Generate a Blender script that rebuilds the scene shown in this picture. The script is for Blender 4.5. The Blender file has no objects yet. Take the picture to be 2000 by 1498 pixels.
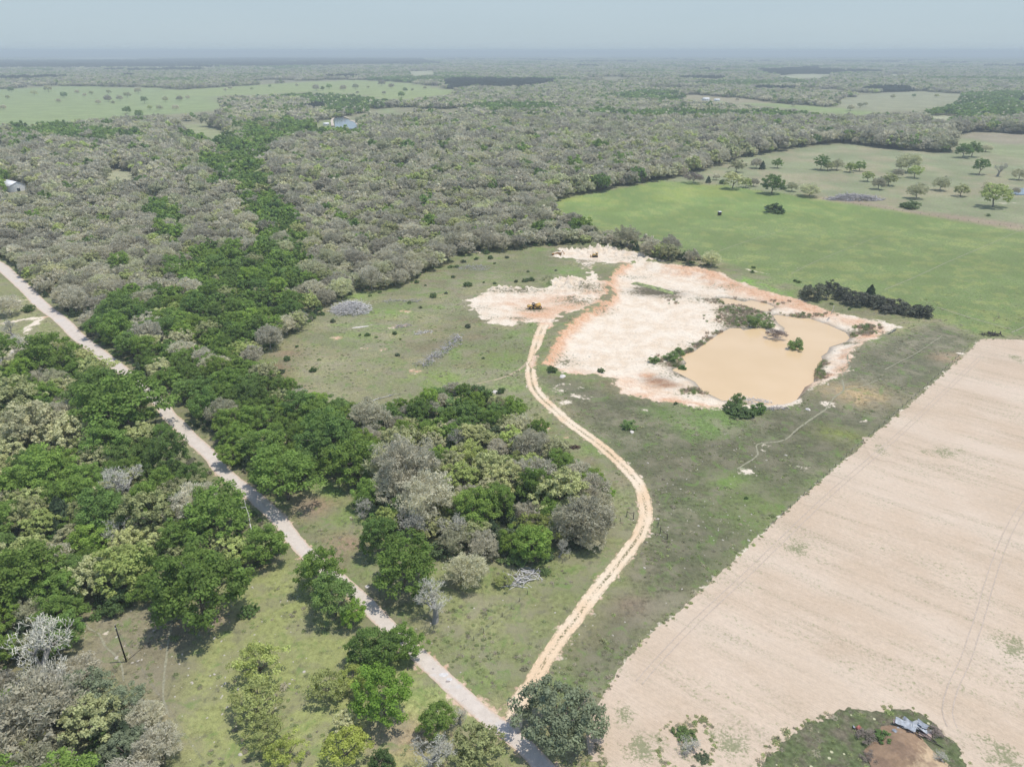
import bpy, bmesh, math, random
import numpy as np
from mathutils import Vector

# ------------------------------------------------------------------ camera, sky, sun, exposure
SC = bpy.context.scene
COL = SC.collection
R = math.radians
CAM_H, PITCH, FPX = 120.0, R(25.05), 1389.0
cam_d = bpy.data.cameras.new("camera")
cam_d.sensor_width = 36.0
cam_d.lens = 36.0 * FPX / 2000.0
cam_d.clip_start, cam_d.clip_end = 1.0, 200000.0
cam = bpy.data.objects.new("camera", cam_d)
cam.location = (0, 0, CAM_H)
cam.rotation_euler = (R(90) - PITCH, 0, 0)
COL.objects.link(cam)
SC.camera = cam

SUN_EL, SUN_AZ = R(72), math.atan2(0.95, 0.10)      # azimuth measured from +Y towards +X
W = bpy.data.worlds.new("World")
SC.world = W
W.use_nodes = True
wn = W.node_tree.nodes
wn.clear()
sky = wn.new("ShaderNodeTexSky")
sky.sky_type = 'NISHITA'
sky.sun_disc = False
sky.sun_elevation = SUN_EL
sky.sun_rotation = SUN_AZ
sky.altitude = 0
sky.air_density = 0.74
sky.dust_density = 1.15
sky.ozone_density = 5.5
bg = wn.new("ShaderNodeBackground")
bg.inputs[1].default_value = 0.15
wo = wn.new("ShaderNodeOutputWorld")
# the veil of haze in the lower sky: pale grey blue near the horizon, clearing with height
tc = wn.new("ShaderNodeTexCoord")
sx = wn.new("ShaderNodeSeparateXYZ")
mr = wn.new("ShaderNodeMapRange")
mr.interpolation_type = 'SMOOTHSTEP'
for k_, v_ in (("From Min", 0.02), ("From Max", 0.55), ("To Min", 0.92), ("To Max", 0.12)): mr.inputs[k_].default_value = v_
nz_ = wn.new("ShaderNodeTexNoise")
nz_.inputs["Scale"].default_value = 3.0
nz_.inputs["Detail"].default_value = 4.0
mpv = wn.new("ShaderNodeMapping")
mpv.inputs["Scale"].default_value = (1, 1, 9)
cr_ = wn.new("ShaderNodeMix")
cr_.data_type = 'RGBA'
cr_.inputs[6].default_value = (2.28, 2.80, 3.10, 1)
cr_.inputs[7].default_value = (2.48, 2.98, 3.24, 1)
mxs = wn.new("ShaderNodeMix")
mxs.data_type = 'RGBA'
wl = W.node_tree.links
wl.new(tc.outputs["Generated"], sx.inputs[0])
wl.new(tc.outputs["Generated"], mpv.inputs[0])
wl.new(mpv.outputs[0], nz_.inputs["Vector"])
wl.new(nz_.outputs[0], cr_.inputs[0])
wl.new(sx.outputs[2], mr.inputs[0])
wl.new(mr.outputs[0], mxs.inputs[0])
wl.new(sky.outputs[0], mxs.inputs[6])
wl.new(cr_.outputs[2], mxs.inputs[7])
wl.new(mxs.outputs[2], bg.inputs[0])
W.node_tree.links.new(bg.outputs[0], wo.inputs[0])

sd_ = bpy.data.lights.new("sun", 'SUN')
sd_.energy = 2.5
sd_.angle = R(0.53)
sd_.color = (1.0, 0.955, 0.89)
sun = bpy.data.objects.new("sun", sd_)
sv = Vector((math.sin(SUN_AZ) * math.cos(SUN_EL), math.cos(SUN_AZ) * math.cos(SUN_EL), math.sin(SUN_EL)))
sun.rotation_euler = (-sv).to_track_quat('-Z', 'Y').to_euler()
sun.location = sv * 400
COL.objects.link(sun)

SC.view_settings.view_transform = 'Standard'
SC.view_settings.look = 'None'
SC.view_settings.exposure = 0.46
SC.view_settings.gamma = 1.0
SC.cycles.max_bounces = 6
SC.cycles.transparent_max_bounces = 6
SC.cycles.volume_bounces = 0
SC.cycles.caustics_reflective = False
SC.cycles.caustics_refractive = False

# ------------------------------------------------------------------ small helpers
cp, sp = math.cos(PITCH), math.sin(PITCH)


def G(px, py, z=0.0):
    """photo pixel (2000 x 1498) -> the point of the place at height z that is seen there"""
    a, b = px - 1000.0, py - 749.0
    d = (a, FPX * cp - b * sp, -FPX * sp - b * cp)
    t = (z - CAM_H) / d[2]
    return (d[0] * t, d[1] * t, z)


def GP(pts, z=0.0):
    return np.array([G(x, y, z)[:2] for x, y in pts])


def proj(x, y, z):
    """world -> photo pixel and depth (arrays)"""
    dz = np.asarray(z) - CAM_H
    dep = y * cp - dz * sp
    up = y * sp + dz * cp
    return 1000.0 + FPX * x / dep, 749.0 - FPX * up / dep, dep


def tag(o, label=None, cat=None, group=None, kind=None):
    if label: o["label"] = label
    if cat: o["category"] = cat
    if group: o["group"] = group
    if kind: o["kind"] = kind
    return o


def mesh_np(name, v, f, mat=None):
    """mesh from an (N,3) array and an (M,3|4) array, or a list of such face arrays"""
    v = np.asarray(v, dtype=np.float32)
    fs = f if isinstance(f, list) else [f]
    fs = [np.asarray(q, dtype=np.int32) for q in fs if len(q)]
    me = bpy.data.meshes.new(name)
    me.vertices.add(len(v))
    me.vertices.foreach_set("co", v.ravel())
    loops = np.concatenate([q.ravel() for q in fs])
    tot = np.concatenate([np.full(len(q), q.shape[1], dtype=np.int32) for q in fs])
    start = np.concatenate([[0], np.cumsum(tot)[:-1]]).astype(np.int32)
    me.loops.add(len(loops))
    me.loops.foreach_set("vertex_index", loops)
    me.polygons.add(len(tot))
    me.polygons.foreach_set("loop_start", start)
    me.polygons.foreach_set("loop_total", tot)
    if mat is not None: me.materials.append(mat)
    me.update(calc_edges=True)
    return me


def link(name, me, parent=None, loc=None):
    o = bpy.data.objects.new(name, me)
    COL.objects.link(o)
    if parent is not None: o.parent = parent
    if loc is not None: o.location = loc
    return o


def empty(name, loc, rz=0.0):
    o = bpy.data.objects.new(name, None)
    o.empty_display_size = 0.5
    o.location = loc
    o.rotation_euler = (0, 0, rz)
    COL.objects.link(o)
    return o


class MB:
    """collects boxes, tubes and quads into ONE mesh"""
    def __init__(s): s.v, s.q, s.t = [], [], []

    def box(s, c, size, rz=0.0, tilt=(0, 0)):
        sx, sy, sz = [k / 2 for k in size]
        P = np.array([(i * sx, j * sy, k * sz) for k in (-1, 1) for j in (-1, 1) for i in (-1, 1)])
        ax, ay = tilt
        Rx = np.array([[1, 0, 0], [0, math.cos(ax), -math.sin(ax)], [0, math.sin(ax), math.cos(ax)]])
        Ry = np.array([[math.cos(ay), 0, math.sin(ay)], [0, 1, 0], [-math.sin(ay), 0, math.cos(ay)]])
        Rz = np.array([[math.cos(rz), -math.sin(rz), 0], [math.sin(rz), math.cos(rz), 0], [0, 0, 1]])
        P = P @ (Rz @ Ry @ Rx).T + np.array(c)
        b = len(s.v)
        s.v += P.tolist()
        s.q += [[b + i for i in f] for f in ((0, 2, 3, 1), (4, 5, 7, 6), (0, 1, 5, 4), (2, 6, 7, 3), (0, 4, 6, 2), (1, 3, 7, 5))]
        return s

    def tube(s, p, q, r0, r1, n=6, cap=True):
        p, q = np.array(p, float), np.array(q, float)
        d = q - p
        L = np.linalg.norm(d)
        if L < 1e-6: return s
        d /= L
        a = np.cross(d, (0.31, 0.95, 0.02) if abs(d[2]) > 0.8 else (0, 0, 1))
        a /= np.linalg.norm(a)
        c = np.cross(d, a)
        b = len(s.v)
        for o, r in ((p, r0), (q, r1)):
            for k in range(n):
                t = 2 * math.pi * k / n
                s.v.append((o + r * (math.cos(t) * a + math.sin(t) * c)).tolist())
        for k in range(n):
            k2 = (k + 1) % n
            s.q.append([b + k, b + k2, b + n + k2, b + n + k])
        if cap:
            for base, rev in ((b, True), (b + n, False)):
                for k in range(1, n - 1):
                    s.t.append([base, base + k + 1, base + k] if rev else [base, base + k, base + k + 1])
        return s

    def path(s, pts, r0, r1, n=5):
        m = len(pts) - 1
        for i in range(m):
            s.tube(pts[i], pts[i + 1], r0 + (r1 - r0) * i / m, r0 + (r1 - r0) * (i + 1) / m, n)
        return s

    def build(s, name, mat, parent=None, loc=None):
        me = mesh_np(name, s.v, [q for q in (s.q, s.t) if q], mat)
        return link(name, me, parent, loc)


# ---- numpy noise
def _hash(ix, iy, seed):
    n = (ix.astype(np.int64) * 374761393 + iy.astype(np.int64) * 668265263 + seed * 1274126177) & 0x7fffffff
    n = ((n ^ (n >> 13)) * 1274126177) & 0x7fffffff
    n = (n ^ (n >> 16)) & 0x7fffffff
    return n / float(0x7fffffff)


def vnoise(x, y, seed=0):
    ix, iy = np.floor(x), np.floor(y)
    fx, fy = x - ix, y - iy
    fx = fx * fx * (3 - 2 * fx)
    fy = fy * fy * (3 - 2 * fy)
    a, b = _hash(ix, iy, seed), _hash(ix + 1, iy, seed)
    c, d = _hash(ix, iy + 1, seed), _hash(ix + 1, iy + 1, seed)
    return (a + (b - a) * fx) * (1 - fy) + (c + (d - c) * fx) * fy


def fbm(x, y, seed=0, octaves=4):
    s, a, t = 0.0, 1.0, 0.0
    for k in range(octaves):
        s = s + a * vnoise(x * 2 ** k, y * 2 ** k, seed + 17 * k)
        t += a
        a *= 0.5
    return s / t


def smooth(a, b, x):
    t = np.clip((x - a) / (b - a), 0, 1)
    return t * t * (3 - 2 * t)


def dist_line(x, y, pts, closed=False):
    d = np.full(x.shape, 1e9)
    n = len(pts)
    for i in range(n if closed else n - 1):
        ax, ay = pts[i]
        bx, by = pts[(i + 1) % n]
        ex, ey = bx - ax, by - ay
        t = np.clip(((x - ax) * ex + (y - ay) * ey) / (ex * ex + ey * ey + 1e-9), 0, 1)
        d = np.minimum(d, (x - ax - t * ex) ** 2 + (y - ay - t * ey) ** 2)
    return np.sqrt(d)


def inside(x, y, pts):
    r = np.zeros(x.shape, bool)
    n = len(pts)
    for i in range(n):
        ax, ay = pts[i]
        bx, by = pts[(i + 1) % n]
        if ay == by: continue
        c = ((ay > y) != (by > y)) & (x < (bx - ax) * (y - ay) / (by - ay) + ax)
        r ^= c
    return r


def sdf(x, y, pts):
    """signed distance, negative inside; exact only near the outline's box"""
    pts = np.asarray(pts)
    out = np.full(x.shape, 400.0)
    lo, hi = pts.min(0) - 90, pts.max(0) + 90
    m = (x > lo[0]) & (x < hi[0]) & (y > lo[1]) & (y < hi[1])
    xs, ys = x[m], y[m]
    if len(xs):
        d = dist_line(xs, ys, pts, True)
        out[m] = np.where(inside(xs, ys, pts), -d, d)
    return out


def catmull(pts, step):
    """smooth polyline through pts, resampled about every step metres"""
    P = np.asarray(pts, float)
    P = np.vstack([2 * P[0] - P[1], P, 2 * P[-1] - P[-2]])
    out = []
    for i in range(1, len(P) - 2):
        n = max(2, int(np.linalg.norm(P[i + 1] - P[i]) / step))
        for k in range(n):
            t = k / n
            out.append(0.5 * (2 * P[i] + (P[i + 1] - P[i - 1]) * t + (2 * P[i - 1] - 5 * P[i] + 4 * P[i + 1] - P[i + 2]) * t * t
                              + (3 * P[i] - P[i - 1] - 3 * P[i + 1] + P[i + 2]) * t ** 3))
    out.append(P[-2])
    return np.array(out)


# ---- material helper
class Mat:
    def __init__(s, name):
        s.m = bpy.data.materials.new(name)
        s.m.use_nodes = True
        s.nt = s.m.node_tree
        s.nt.nodes.clear()
        s.out = s.nt.nodes.new("ShaderNodeOutputMaterial")
        s.pos = None

    def n(s, typ, ins=None, **kw):
        nd = s.nt.nodes.new(typ)
        for k, v in kw.items(): setattr(nd, k, v)
        for k, v in (ins or {}).items(): s.put(nd, k, v)
        return nd

    def put(s, nd, k, v):
        if isinstance(v, bpy.types.NodeSocket): s.nt.links.new(v, nd.inputs[k])
        elif isinstance(v, (tuple, list)):
            v = tuple(v)
            nd.inputs[k].default_value = v + (1.0,) if len(v) == 3 and nd.inputs[k].type == 'RGBA' else v
        else: nd.inputs[k].default_value = v

    def world(s):
        if s.pos is None: s.pos = s.n("ShaderNodeNewGeometry").outputs["Position"]
        return s.pos

    def noise(s, scale, detail=4, rough=0.55, vec=None, dist=0.0):
        return s.n("ShaderNodeTexNoise", {"Vector": vec if vec is not None else s.world(), "Scale": scale, "Detail": detail, "Roughness": rough, "Distortion": dist}).outputs[0]

    def math(s, op, a, b=0.0, c=None, clamp=False):
        nd = s.n("ShaderNodeMath", {0: a, 1: b}, operation=op, use_clamp=clamp)
        if c is not None: s.put(nd, 2, c)
        return nd.outputs[0]

    def ramp(s, x, a, b, lo=0.0, hi=1.0):
        return s.n("ShaderNodeMapRange", {"Value": x, "From Min": a, "From Max": b, "To Min": lo, "To Max": hi}, interpolation_type='SMOOTHSTEP').outputs[0]

    def lin(s, x, a, b, lo=0.0, hi=1.0):
        return s.n("ShaderNodeMapRange", {"Value": x, "From Min": a, "From Max": b, "To Min": lo, "To Max": hi}).outputs[0]

    def mix(s, f, a, b, mode='MIX'):
        nd = s.n("ShaderNodeMix", data_type='RGBA', blend_type=mode)
        s.put(nd, 0, f)
        s.put(nd, 6, a)
        s.put(nd, 7, b)
        return nd.outputs[2]

    def scale(s, c, f):
        nd = s.n("ShaderNodeVectorMath", operation='SCALE')
        s.put(nd, 0, c)
        s.put(nd, "Scale", f)
        return nd.outputs[0]

    def attr(s, name, out="Fac"):
        return s.n("ShaderNodeAttribute", attribute_name=name).outputs[out]

    def rand(s):
        return s.n("ShaderNodeObjectInfo").outputs["Random"]

    def bsdf(s, col, rough=0.85, spec=0.25, bump=None, bump_d=0.1, **kw):
        b = s.n("ShaderNodeBsdfPrincipled", {"Base Color": col, "Roughness": rough, "Specular IOR Level": spec})
        for k, v in kw.items(): s.put(b, k, v)
        if bump is not None:
            bp = s.n("ShaderNodeBump", {"Height": bump, "Distance": bump_d, "Strength": 1.0})
            s.nt.links.new(bp.outputs[0], b.inputs["Normal"])
        s.nt.links.new(b.outputs[0], s.out.inputs[0])
        return b


def plain(name, col, rough=0.7, var=0.25, scale=3.0, metallic=0.0, spec=0.3):
    m = Mat(name)
    nz = m.noise(scale, 5)
    c = m.mix(m.ramp(nz, 0.3, 0.7), tuple(k * (1 - var) for k in col), tuple(min(1, k * (1 + var)) for k in col))
    m.bsdf(c, rough, spec, Metallic=metallic)
    return m.m
# ------------------------------------------------------------------ the lie of the land (traced, then laid out in metres)
WATER_Z = -3.0
P_PIT = GP([(1058,712),(1080,680),(1102,642),(1124,624),(1146,610),(1180,592),(1196,578),(1188,552),(1196,534),(1220,517),(1240,508),(1270,512),
            (1317,517),(1380,525),(1431,545),(1500,563),(1560,579),(1610,599),(1656,611),(1720,624),(1760,637),(1736,643),(1726,653),(1700,663),(1662,686),
            (1662,710),(1652,728),(1622,741),(1590,753),(1574,763),(1556,788),(1534,799),(1490,797),(1440,797),(1400,797),(1367,795),(1320,787),
            (1275,777),(1211,768),(1198,740),(1160,731),(1110,731),(1070,716)])
CLIFF = GP([(1058,712),(1080,680),(1102,642),(1124,624),(1146,610),(1180,592),(1196,578),(1188,552),(1196,534),(1220,517)])
RIM = GP([(1317,517),(1380,525),(1431,545),(1500,563),(1560,579),(1610,599),(1656,611),(1720,624)])
RBANK = GP([(1700,663),(1662,686),(1662,710),(1652,728),(1622,741),(1590,753),(1574,763),(1556,788),(1534,799),(1490,797),(1440,797),(1400,797)])
P_POND = GP([(1313,722),(1337,714),(1341,709),(1328,694),(1354,688),(1375,673),(1405,652),(1426,641),(1446,641),(1452,645),(1478,641),(1493,642),(1499,650),
             (1529,652),(1533,641),(1520,632),(1510,617),(1516,615),(1563,622),(1580,622),(1616,634),(1652,650),(1660,660),(1652,668),(1620,678),(1616,688),
             (1604,696),(1606,706),(1594,720),(1592,732),(1589,748),(1572,756),(1564,770),(1552,786),(1532,794),(1494,792),(1456,786),
             (1410,782),(1388,771),(1371,763),(1358,746),(1337,735),(1315,724)], WATER_Z)
P_POOL = GP([(1405,583),(1420,583),(1454,590),(1467,587),(1499,594),(1512,600),(1499,608),(1473,605),(1454,599),(1435,595),(1414,594)], WATER_Z)
P_YARD = GP([(910,586),(938,572),(980,563),(1032,565),(1066,566),(1090,544),(1114,548),(1146,549),(1150,530),(1110,505),(1072,503),(1098,487),(1140,490),
             (1178,487),(1220,495),(1254,499),(1300,512),(1250,512),(1218,515),(1166,514),(1160,524),(1176,545),(1190,560),(1192,577),(1170,592),(1140,604),(1106,611),(1088,626),(1070,646),
             (1054,646),(1050,630),(1024,630),(980,640),(960,631),(934,614),(916,600)])
P_FIELD = GP([(1915,664),(1899,680),(1824,749),(1740,823),(1694,859),(1672,878),(1610,932),(1548,984),(1428,1100),(1330,1188),(1260,1252),(1225,1284),(1192,1330),
              (1172,1362),(1160,1395),(1160,1450),(1180,1498),(1230,1600),(1500,1720),(2500,1720),(3300,900),(2900,640),(2200,668),(2000,664),(1940,662)])
P_ISLAND = GP([(1488,1498),(1500,1470),(1520,1446),(1580,1414),(1620,1399),(1660,1390),(1740,1386),(1784,1390),(1832,1414),(1872,1458),(1888,1498),(1900,1560),(1840,1640),(1700,1680),(1550,1650),(1484,1560)])
P_TREEPATCH = GP([(1290,1440),(1312,1412),(1350,1400),(1385,1420),(1392,1460),(1370,1500),(1300,1510)])
C_ROAD = GP([(-160,438),(-100,468),(-60,489),(-30,504),(0,519),(16,533),(37,552),(55,569),(72,587),(92,605),(112,619),(130,635),(144,650),(160,664),(200,694),(246,730),(272,754),(312,786),(330,812),(350,830),
             (370,853),(393,873),(414,893),(431,916),(456,939),(480,957),(504,976),(547,1018),(575,1055),(603,1084),(660,1130),(714,1178),(740,1206),(827,1288),(868,1326),(910,1364),
             (950,1400),(990,1430),(1026,1460),(1062,1498),(1140,1590),(1240,1720)])
C_TRACK = GP([(1064,634),(1058,644),(1052,660),(1044,688),(1037,720),(1038,740),(1044,760),(1060,780),(1086,803),(1108,823),(1140,846),(1170,868),(1200,894),(1228,922),(1248,946),
              (1259,980),(1261,1007),(1250,1042),(1227,1076),(1195,1117),(1155,1165),(1132,1198),(1095,1245),(1062,1295),(1040,1330),(1020,1362),(1006,1395),(1000,1430)])
C_SPUR = GP([(1032,706),(1020,718),(1000,730),(975,740),(930,750)])
C_LANE = GP([(-200,640),(0,633),(30,628),(60,623),(88,620)])
C_LANE2 = GP([(-200,770),(0,706),(25,695),(45,672),(58,640),(75,626),(92,618)])
# open ground further off
MEADOW = [(1072,402),(1100,388),(1200,370),(1290,352),(1420,362),(1500,375),(1600,385),(1700,402),(1850,425),(2000,445),(2600,530),(2600,660),(1915,655),(1830,622),(1740,600),(1560,560),(1405,510),(1330,490),(1250,470),(1180,455),(1150,436),(1085,416)]
PASTURE = [(1330,346),(1450,309),(1560,289),(1640,279),(1730,290),(1800,296),(1930,303),(2000,312),(2700,330),(2700,540),(2000,445),(1850,425),(1700,402),(1600,385),(1500,375),(1420,362),(1290,352)]
FAR_OPEN = [
    [(-500,165),(0,176),(60,171),(150,169),(300,171),(420,184),(442,206),(430,216),(340,222),(280,226),(240,231),(150,238),(60,246),(0,250),(-500,262)],
    [(308,178),(480,168),(600,160),(700,156),(800,162),(850,172),(905,180),(870,186),(800,194),(740,193),(700,185),(600,180),(500,185),(400,186),(340,190)],
    [(338,246),(380,240),(420,250),(462,266),(420,276),(372,262)],
    [(612,242),(640,234),(660,231),(690,236),(704,246),(690,252),(655,254),(622,252)],
    [(735,216),(760,212),(786,228),(770,228)],
    [(1300,190),(1350,185),(1450,194),(1530,204),(1600,209),(1720,221),(1690,228),(1620,223),(1500,209),(1400,201)],
    [(1628,196),(1720,181),(1800,178),(1888,185),(1872,202),(1800,217),(1700,220),(1636,210)],
    [(1850,266),(1900,257),(2000,262),(2400,270),(2400,316),(2000,312),(1930,301),(1880,290)],
    [(186,338),(230,332),(276,338),(270,352),(220,356)],
    [(795,140),(850,139),(852,147),(800,148)],
    [(1086,107),(1120,103),(1200,107),(1190,113),(1100,114)],
    [(1718,146),(1782,144),(1780,148),(1724,149)],
    [(-200,270),(0,275),(34,292),(0,300),(-200,310)],
    [(100,113),(260,112),(280,118),(140,119)],
    [(1900,103),(1990,101),(1990,106),(1910,107)],
    [(1500,150),(1560,145),(1640,146),(1580,156)],
    [(1790,232),(1840,226),(1900,232),(1850,240)],
]
YARD_LEFT = [(-300,420),(-40,500),(0,536),(44,574),(74,606),(112,634),(150,678),(100,686),(40,700),(0,712),(-300,800)]


def px_noise_ground(x, y):
    return fbm(x * 0.05, y * 0.05, 5, 3)


def height(x, y):
    x, y = np.asarray(x, float), np.asarray(y, float)
    h = np.zeros(x.shape)
    m = (x > -20) & (x < 230) & (y > 215) & (y < 480)
    if m.any():
        X, Y = x[m], y[m]
        dp = sdf(X, Y, P_PIT)
        dcl, drim, drb = dist_line(X, Y, CLIFF), dist_line(X, Y, RIM), dist_line(X, Y, RBANK)
        n = fbm(X * 0.35, Y * 0.35, 3, 4) - 0.5
        ridg = np.abs(fbm(X * 0.28, Y * 0.28, 9, 3) - 0.5) * 2
        w = 14.0 - 9.5 * np.exp(-(dcl / 9.0) ** 2) - 7.0 * np.exp(-(drb / 9.0) ** 2)
        w = w + 10 * np.exp(-(drim / 18.0) ** 2)
        d = np.maximum(-dp + n * 2.5, 0)
        z = -2.35 * smooth(0, 1, d / w)
        wall = np.exp(-((d - 0.45 * w) / (0.5 * w)) ** 2) * (dp < 1)
        z = z - wall * (ridg * 1.7 - 0.5) * (0.5 + 0.5 * np.exp(-(np.minimum(dcl, drim) / 20) ** 2))
        # spoil ridge along the top of the quarry's rim and rubble in the yard
        z = z + 0.9 * np.exp(-((dp - 2.5) / 2.2) ** 2) * (np.exp(-(drim / 10) ** 2) * 0.8 + 0.5 * np.exp(-(dcl / 10) ** 2)) * (0.4 + 1.2 * (n + 0.5))
        for px, py, rr, hh in RUBBLE:
            gx, gy, _ = G(px, py)
            z = z + 1.5 * hh * np.exp(-(((X - gx) / rr) ** 2 + ((Y - gy) / (rr * 1.3)) ** 2)) * (0.15 + 1.6 * ridg)
        z = z + (0.34 * (fbm(X * 0.7, Y * 0.7, 31, 3) - 0.5) + 0.5 * np.abs(fbm(X * 0.13 + 3, Y * 0.22, 32, 3) - 0.5)) * (dp < 3)
        po = np.minimum(sdf(X, Y, P_POND), sdf(X, Y, P_POOL))
        k = 0.09 + 1.2 * np.exp(-(drb / 8.0) ** 2)
        z = np.minimum(z, WATER_Z - 0.03 + k * (po + 0.8 * n) + np.where(po > 0, 0.02, 0.0))
        h[m] = z
    # a faint roll of the land, and longer hills far away
    r = np.hypot(x, y)
    far = smooth(620, 1500, r)
    h = h + far * 5.0 * (fbm(x / 900.0, y / 900.0, 77, 3) - 0.5)
    # the earth mound and hollow by the collapsed shed
    gx, gy, _ = G(1772, 1468)
    h = h + 0.0 * gx
    return h


RUBBLE = [(1090,550,9,1.6),(1075,556,8,1.2),(1110,556,8,1.4),(1135,552,7,0.9),(1150,560,8,1.0),(1165,570,7,0.9),(1140,580,8,0.8),(1120,588,7,0.7),(1100,575,7,0.6),
          (960,568,5,1.0),(985,566,6,1.2),(1010,566,6,1.2),(1035,568,6,0.9),(1110,490,8,1.6),(1150,488,9,1.8),(1175,487,9,2.0),(1205,490,9,1.8),(1240,498,9,1.4),(1275,508,8,1.2),(1085,500,6,0.8),(1130,515,8,0.6)]

# ---- the ground sheet: fine near the camera, coarser to the horizon
STEP = 0.9


def axis(lo, hi, far_lo, far_hi, g=1.06):
    a = list(np.arange(lo, hi, STEP))
    s, v, up = STEP, a[-1], []
    while v < far_hi:
        s *= g
        v += s
        up.append(v)
    s, v, dn = STEP, a[0], []
    while v > far_lo:
        s *= g
        v -= s
        dn.append(v)
    return np.array(dn[::-1] + a + up)


ax_ = axis(-200, 260, -60000, 60000)
ay_ = axis(52, 470, -9000, 70000)
GX, GY = np.meshgrid(ax_, ay_)
gx, gy = GX.ravel(), GY.ravel()
gz = height(gx, gy)
gpx, gpy, gdep = proj(gx, gy, 0 * gz)
infront = gdep > 5
gr = np.hypot(gx, gy)

C = lambda *v: np.array(v, float)
T_GRASS, T_DRY, T_VIVID = C(.118, .134, .07), C(.20, .175, .115), C(.122, .20, .05)
T_LUSH, T_PASTURE, T_LITTER, T_DARK = C(.10, .20, .04), C(.14, .165, .10), C(.105, .09, .06), C(.064, .070, .047)
tint = np.tile(T_GRASS, (len(gx), 1))


def blend(w, col):
    global tint
    tint += w[:, None] * (col - tint)


def pin(poly):
    return inside(gpx, gpy, poly) & infront


def soft(poly, w):
    """mask 1 inside a photo-traced patch of ground, fading over w metres"""
    return 1 - smooth(-w, w, sdf(gx, gy, GP(poly)))


def blob(px, py, rad, sx=1.0):
    a, b, _ = G(px, py)
    return np.exp(-(((gx - a) / (rad * sx)) ** 2 + ((gy - b) / rad) ** 2))


nlow = fbm(gx / 28.0, gy / 28.0, 11, 4)
nmid = fbm(gx / 7.0, gy / 7.0, 12, 3)
# woodland floor and far land by default
blend(smooth(560, 800, gr), C(.14, .145, .095))
blend(smooth(2500, 9000, gr) * 0.9, C(.05, .058, .042))
# broad grass zones
blend(soft([(540,690),(640,600),(860,540),(1060,490),(1160,540),(1050,640),(1030,740),(860,760),(700,800),(600,780)], 8) * 0.7, C(.118, .132, .076))
blend(np.clip((fbm(gx / 16, gy / 11, 301, 4) - .52) * 6, 0, 1) * (gr < 520) * .55, C(.125, .105, .075))
blend(np.clip((fbm(gx / 13, gy / 9, 302, 4) - .54) * 6, 0, 1) * (gr < 520) * .5, C(.10, .165, .045))
blend(np.clip((fbm(gx / 20, gy / 14, 303, 4) - .55) * 6, 0, 1) * (gr < 520) * .5, C(.19, .18, .11))
blend(soft([(540,690),(600,680),(700,690),(800,740),(780,790),(700,800),(600,780)], 8) * 0.5, C(.17, .175, .105))
blend(soft([(860,500),(1060,490),(1140,520),(1060,560),(900,570)], 8) * 0.5, C(.105, .122, .062))
blend(soft([(1050,730),(1210,770),(1370,800),(1560,800),(1740,660),(1830,630),(1910,664),(1690,860),(1420,1100),(1240,1260),(1150,1420),(1080,1400),(1260,1060),(1250,940)], 6) * 0.8, T_DARK)
blend(soft([(1350,780),(1500,800),(1420,850),(1360,860),(1250,800)], 5) * 0.6, C(.085, .15, .04))
blend(soft([(1560,700),(1700,670),(1830,640),(1890,690),(1690,850),(1560,800)], 8) * 0.6, C(.088, .094, .066))
blend(soft([(380,1498),(330,1350),(420,1150),(570,1090),(650,1200),(840,1330),(1000,1498),(1000,1600),(380,1600)], 6) * 0.8, C(.18, .21, .085))
blend(soft([(140,1200),(290,1180),(420,1200),(370,1300),(330,1420),(230,1340),(150,1290)], 6) * 0.7, C(.135, .122, .092))
blend(soft([(830,1100),(1180,1060),(1260,1000),(1180,1160),(1060,1300),(1010,1400),(870,1290),(780,1200)], 6) * 0.6, C(.125, .15, .066))
for p, w_, c_ in (((486, 690), 5, T_LUSH), ((494, 712), 5, T_LUSH), ((505, 676), 4, T_LUSH), ((645, 962), 4, T_LUSH), ((632, 950), 3, T_LUSH), ((690, 1010), 6, C(.11, .17, .05)), ((530, 720), 7, C(.13, .085, .06)),
                  ((535, 745), 6, C(.13, .085, .06)), ((610, 985), 5, C(.19, .14, .11)), ((600, 1000), 4, C(.19, .15, .11)), ((680, 1060), 5, C(.19, .14, .11)), ((560, 690), 5, C(.15, .12, .08)),
                  ((1175, 1150), 6, C(.12, .15, .06)), ((1500, 1000), 12, C(.10, .14, .05)), ((1640, 845), 6, C(.13, .16, .05)), ((1430, 940), 5, C(.11, .17, .05)),
                  ((1680, 770), 9, C(.24, .19, .11)), ((1640, 765), 6, C(.22, .18, .11)), ((1860, 700), 6, C(.22, .17, .12)), ((1230, 1180), 5, C(.13, .11, .085)), ((1120, 560), 9, C(.10, .15, .05)),
                  ((1105, 530), 9, C(.095, .16, .045)), ((980, 700), 10, C(.11, .16, .05)), ((860, 740), 9, C(.12, .17, .05)), ((1010, 600), 8, C(.11, .15, .05)), ((1135, 720), 4, C(.09, .16, .04)),
                  ((820, 1440), 4, C(.2, .16, .11)), ((770, 1440), 4, C(.19, .155, .11)), ((410, 1210), 4, C(.19, .145, .12)), ((500, 1105), 3, C(.18, .14, .1)), ((1350, 660), 3, C(.13, .12, .08)),
                  ((680, 660), 8, C(.12, .17, .06)), ((760, 610), 10, C(.11, .17, .05)), ((700, 580), 9, C(.12, .18, .06))):
    blend(blob(p[0], p[1], w_, 1.3) * 0.85, c_)
blend(soft([(1440, 548), (1500, 566), (1560, 585), (1555, 572), (1500, 556), (1450, 540)], 3) * 0.8, C(.11, .2, .045))
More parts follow.
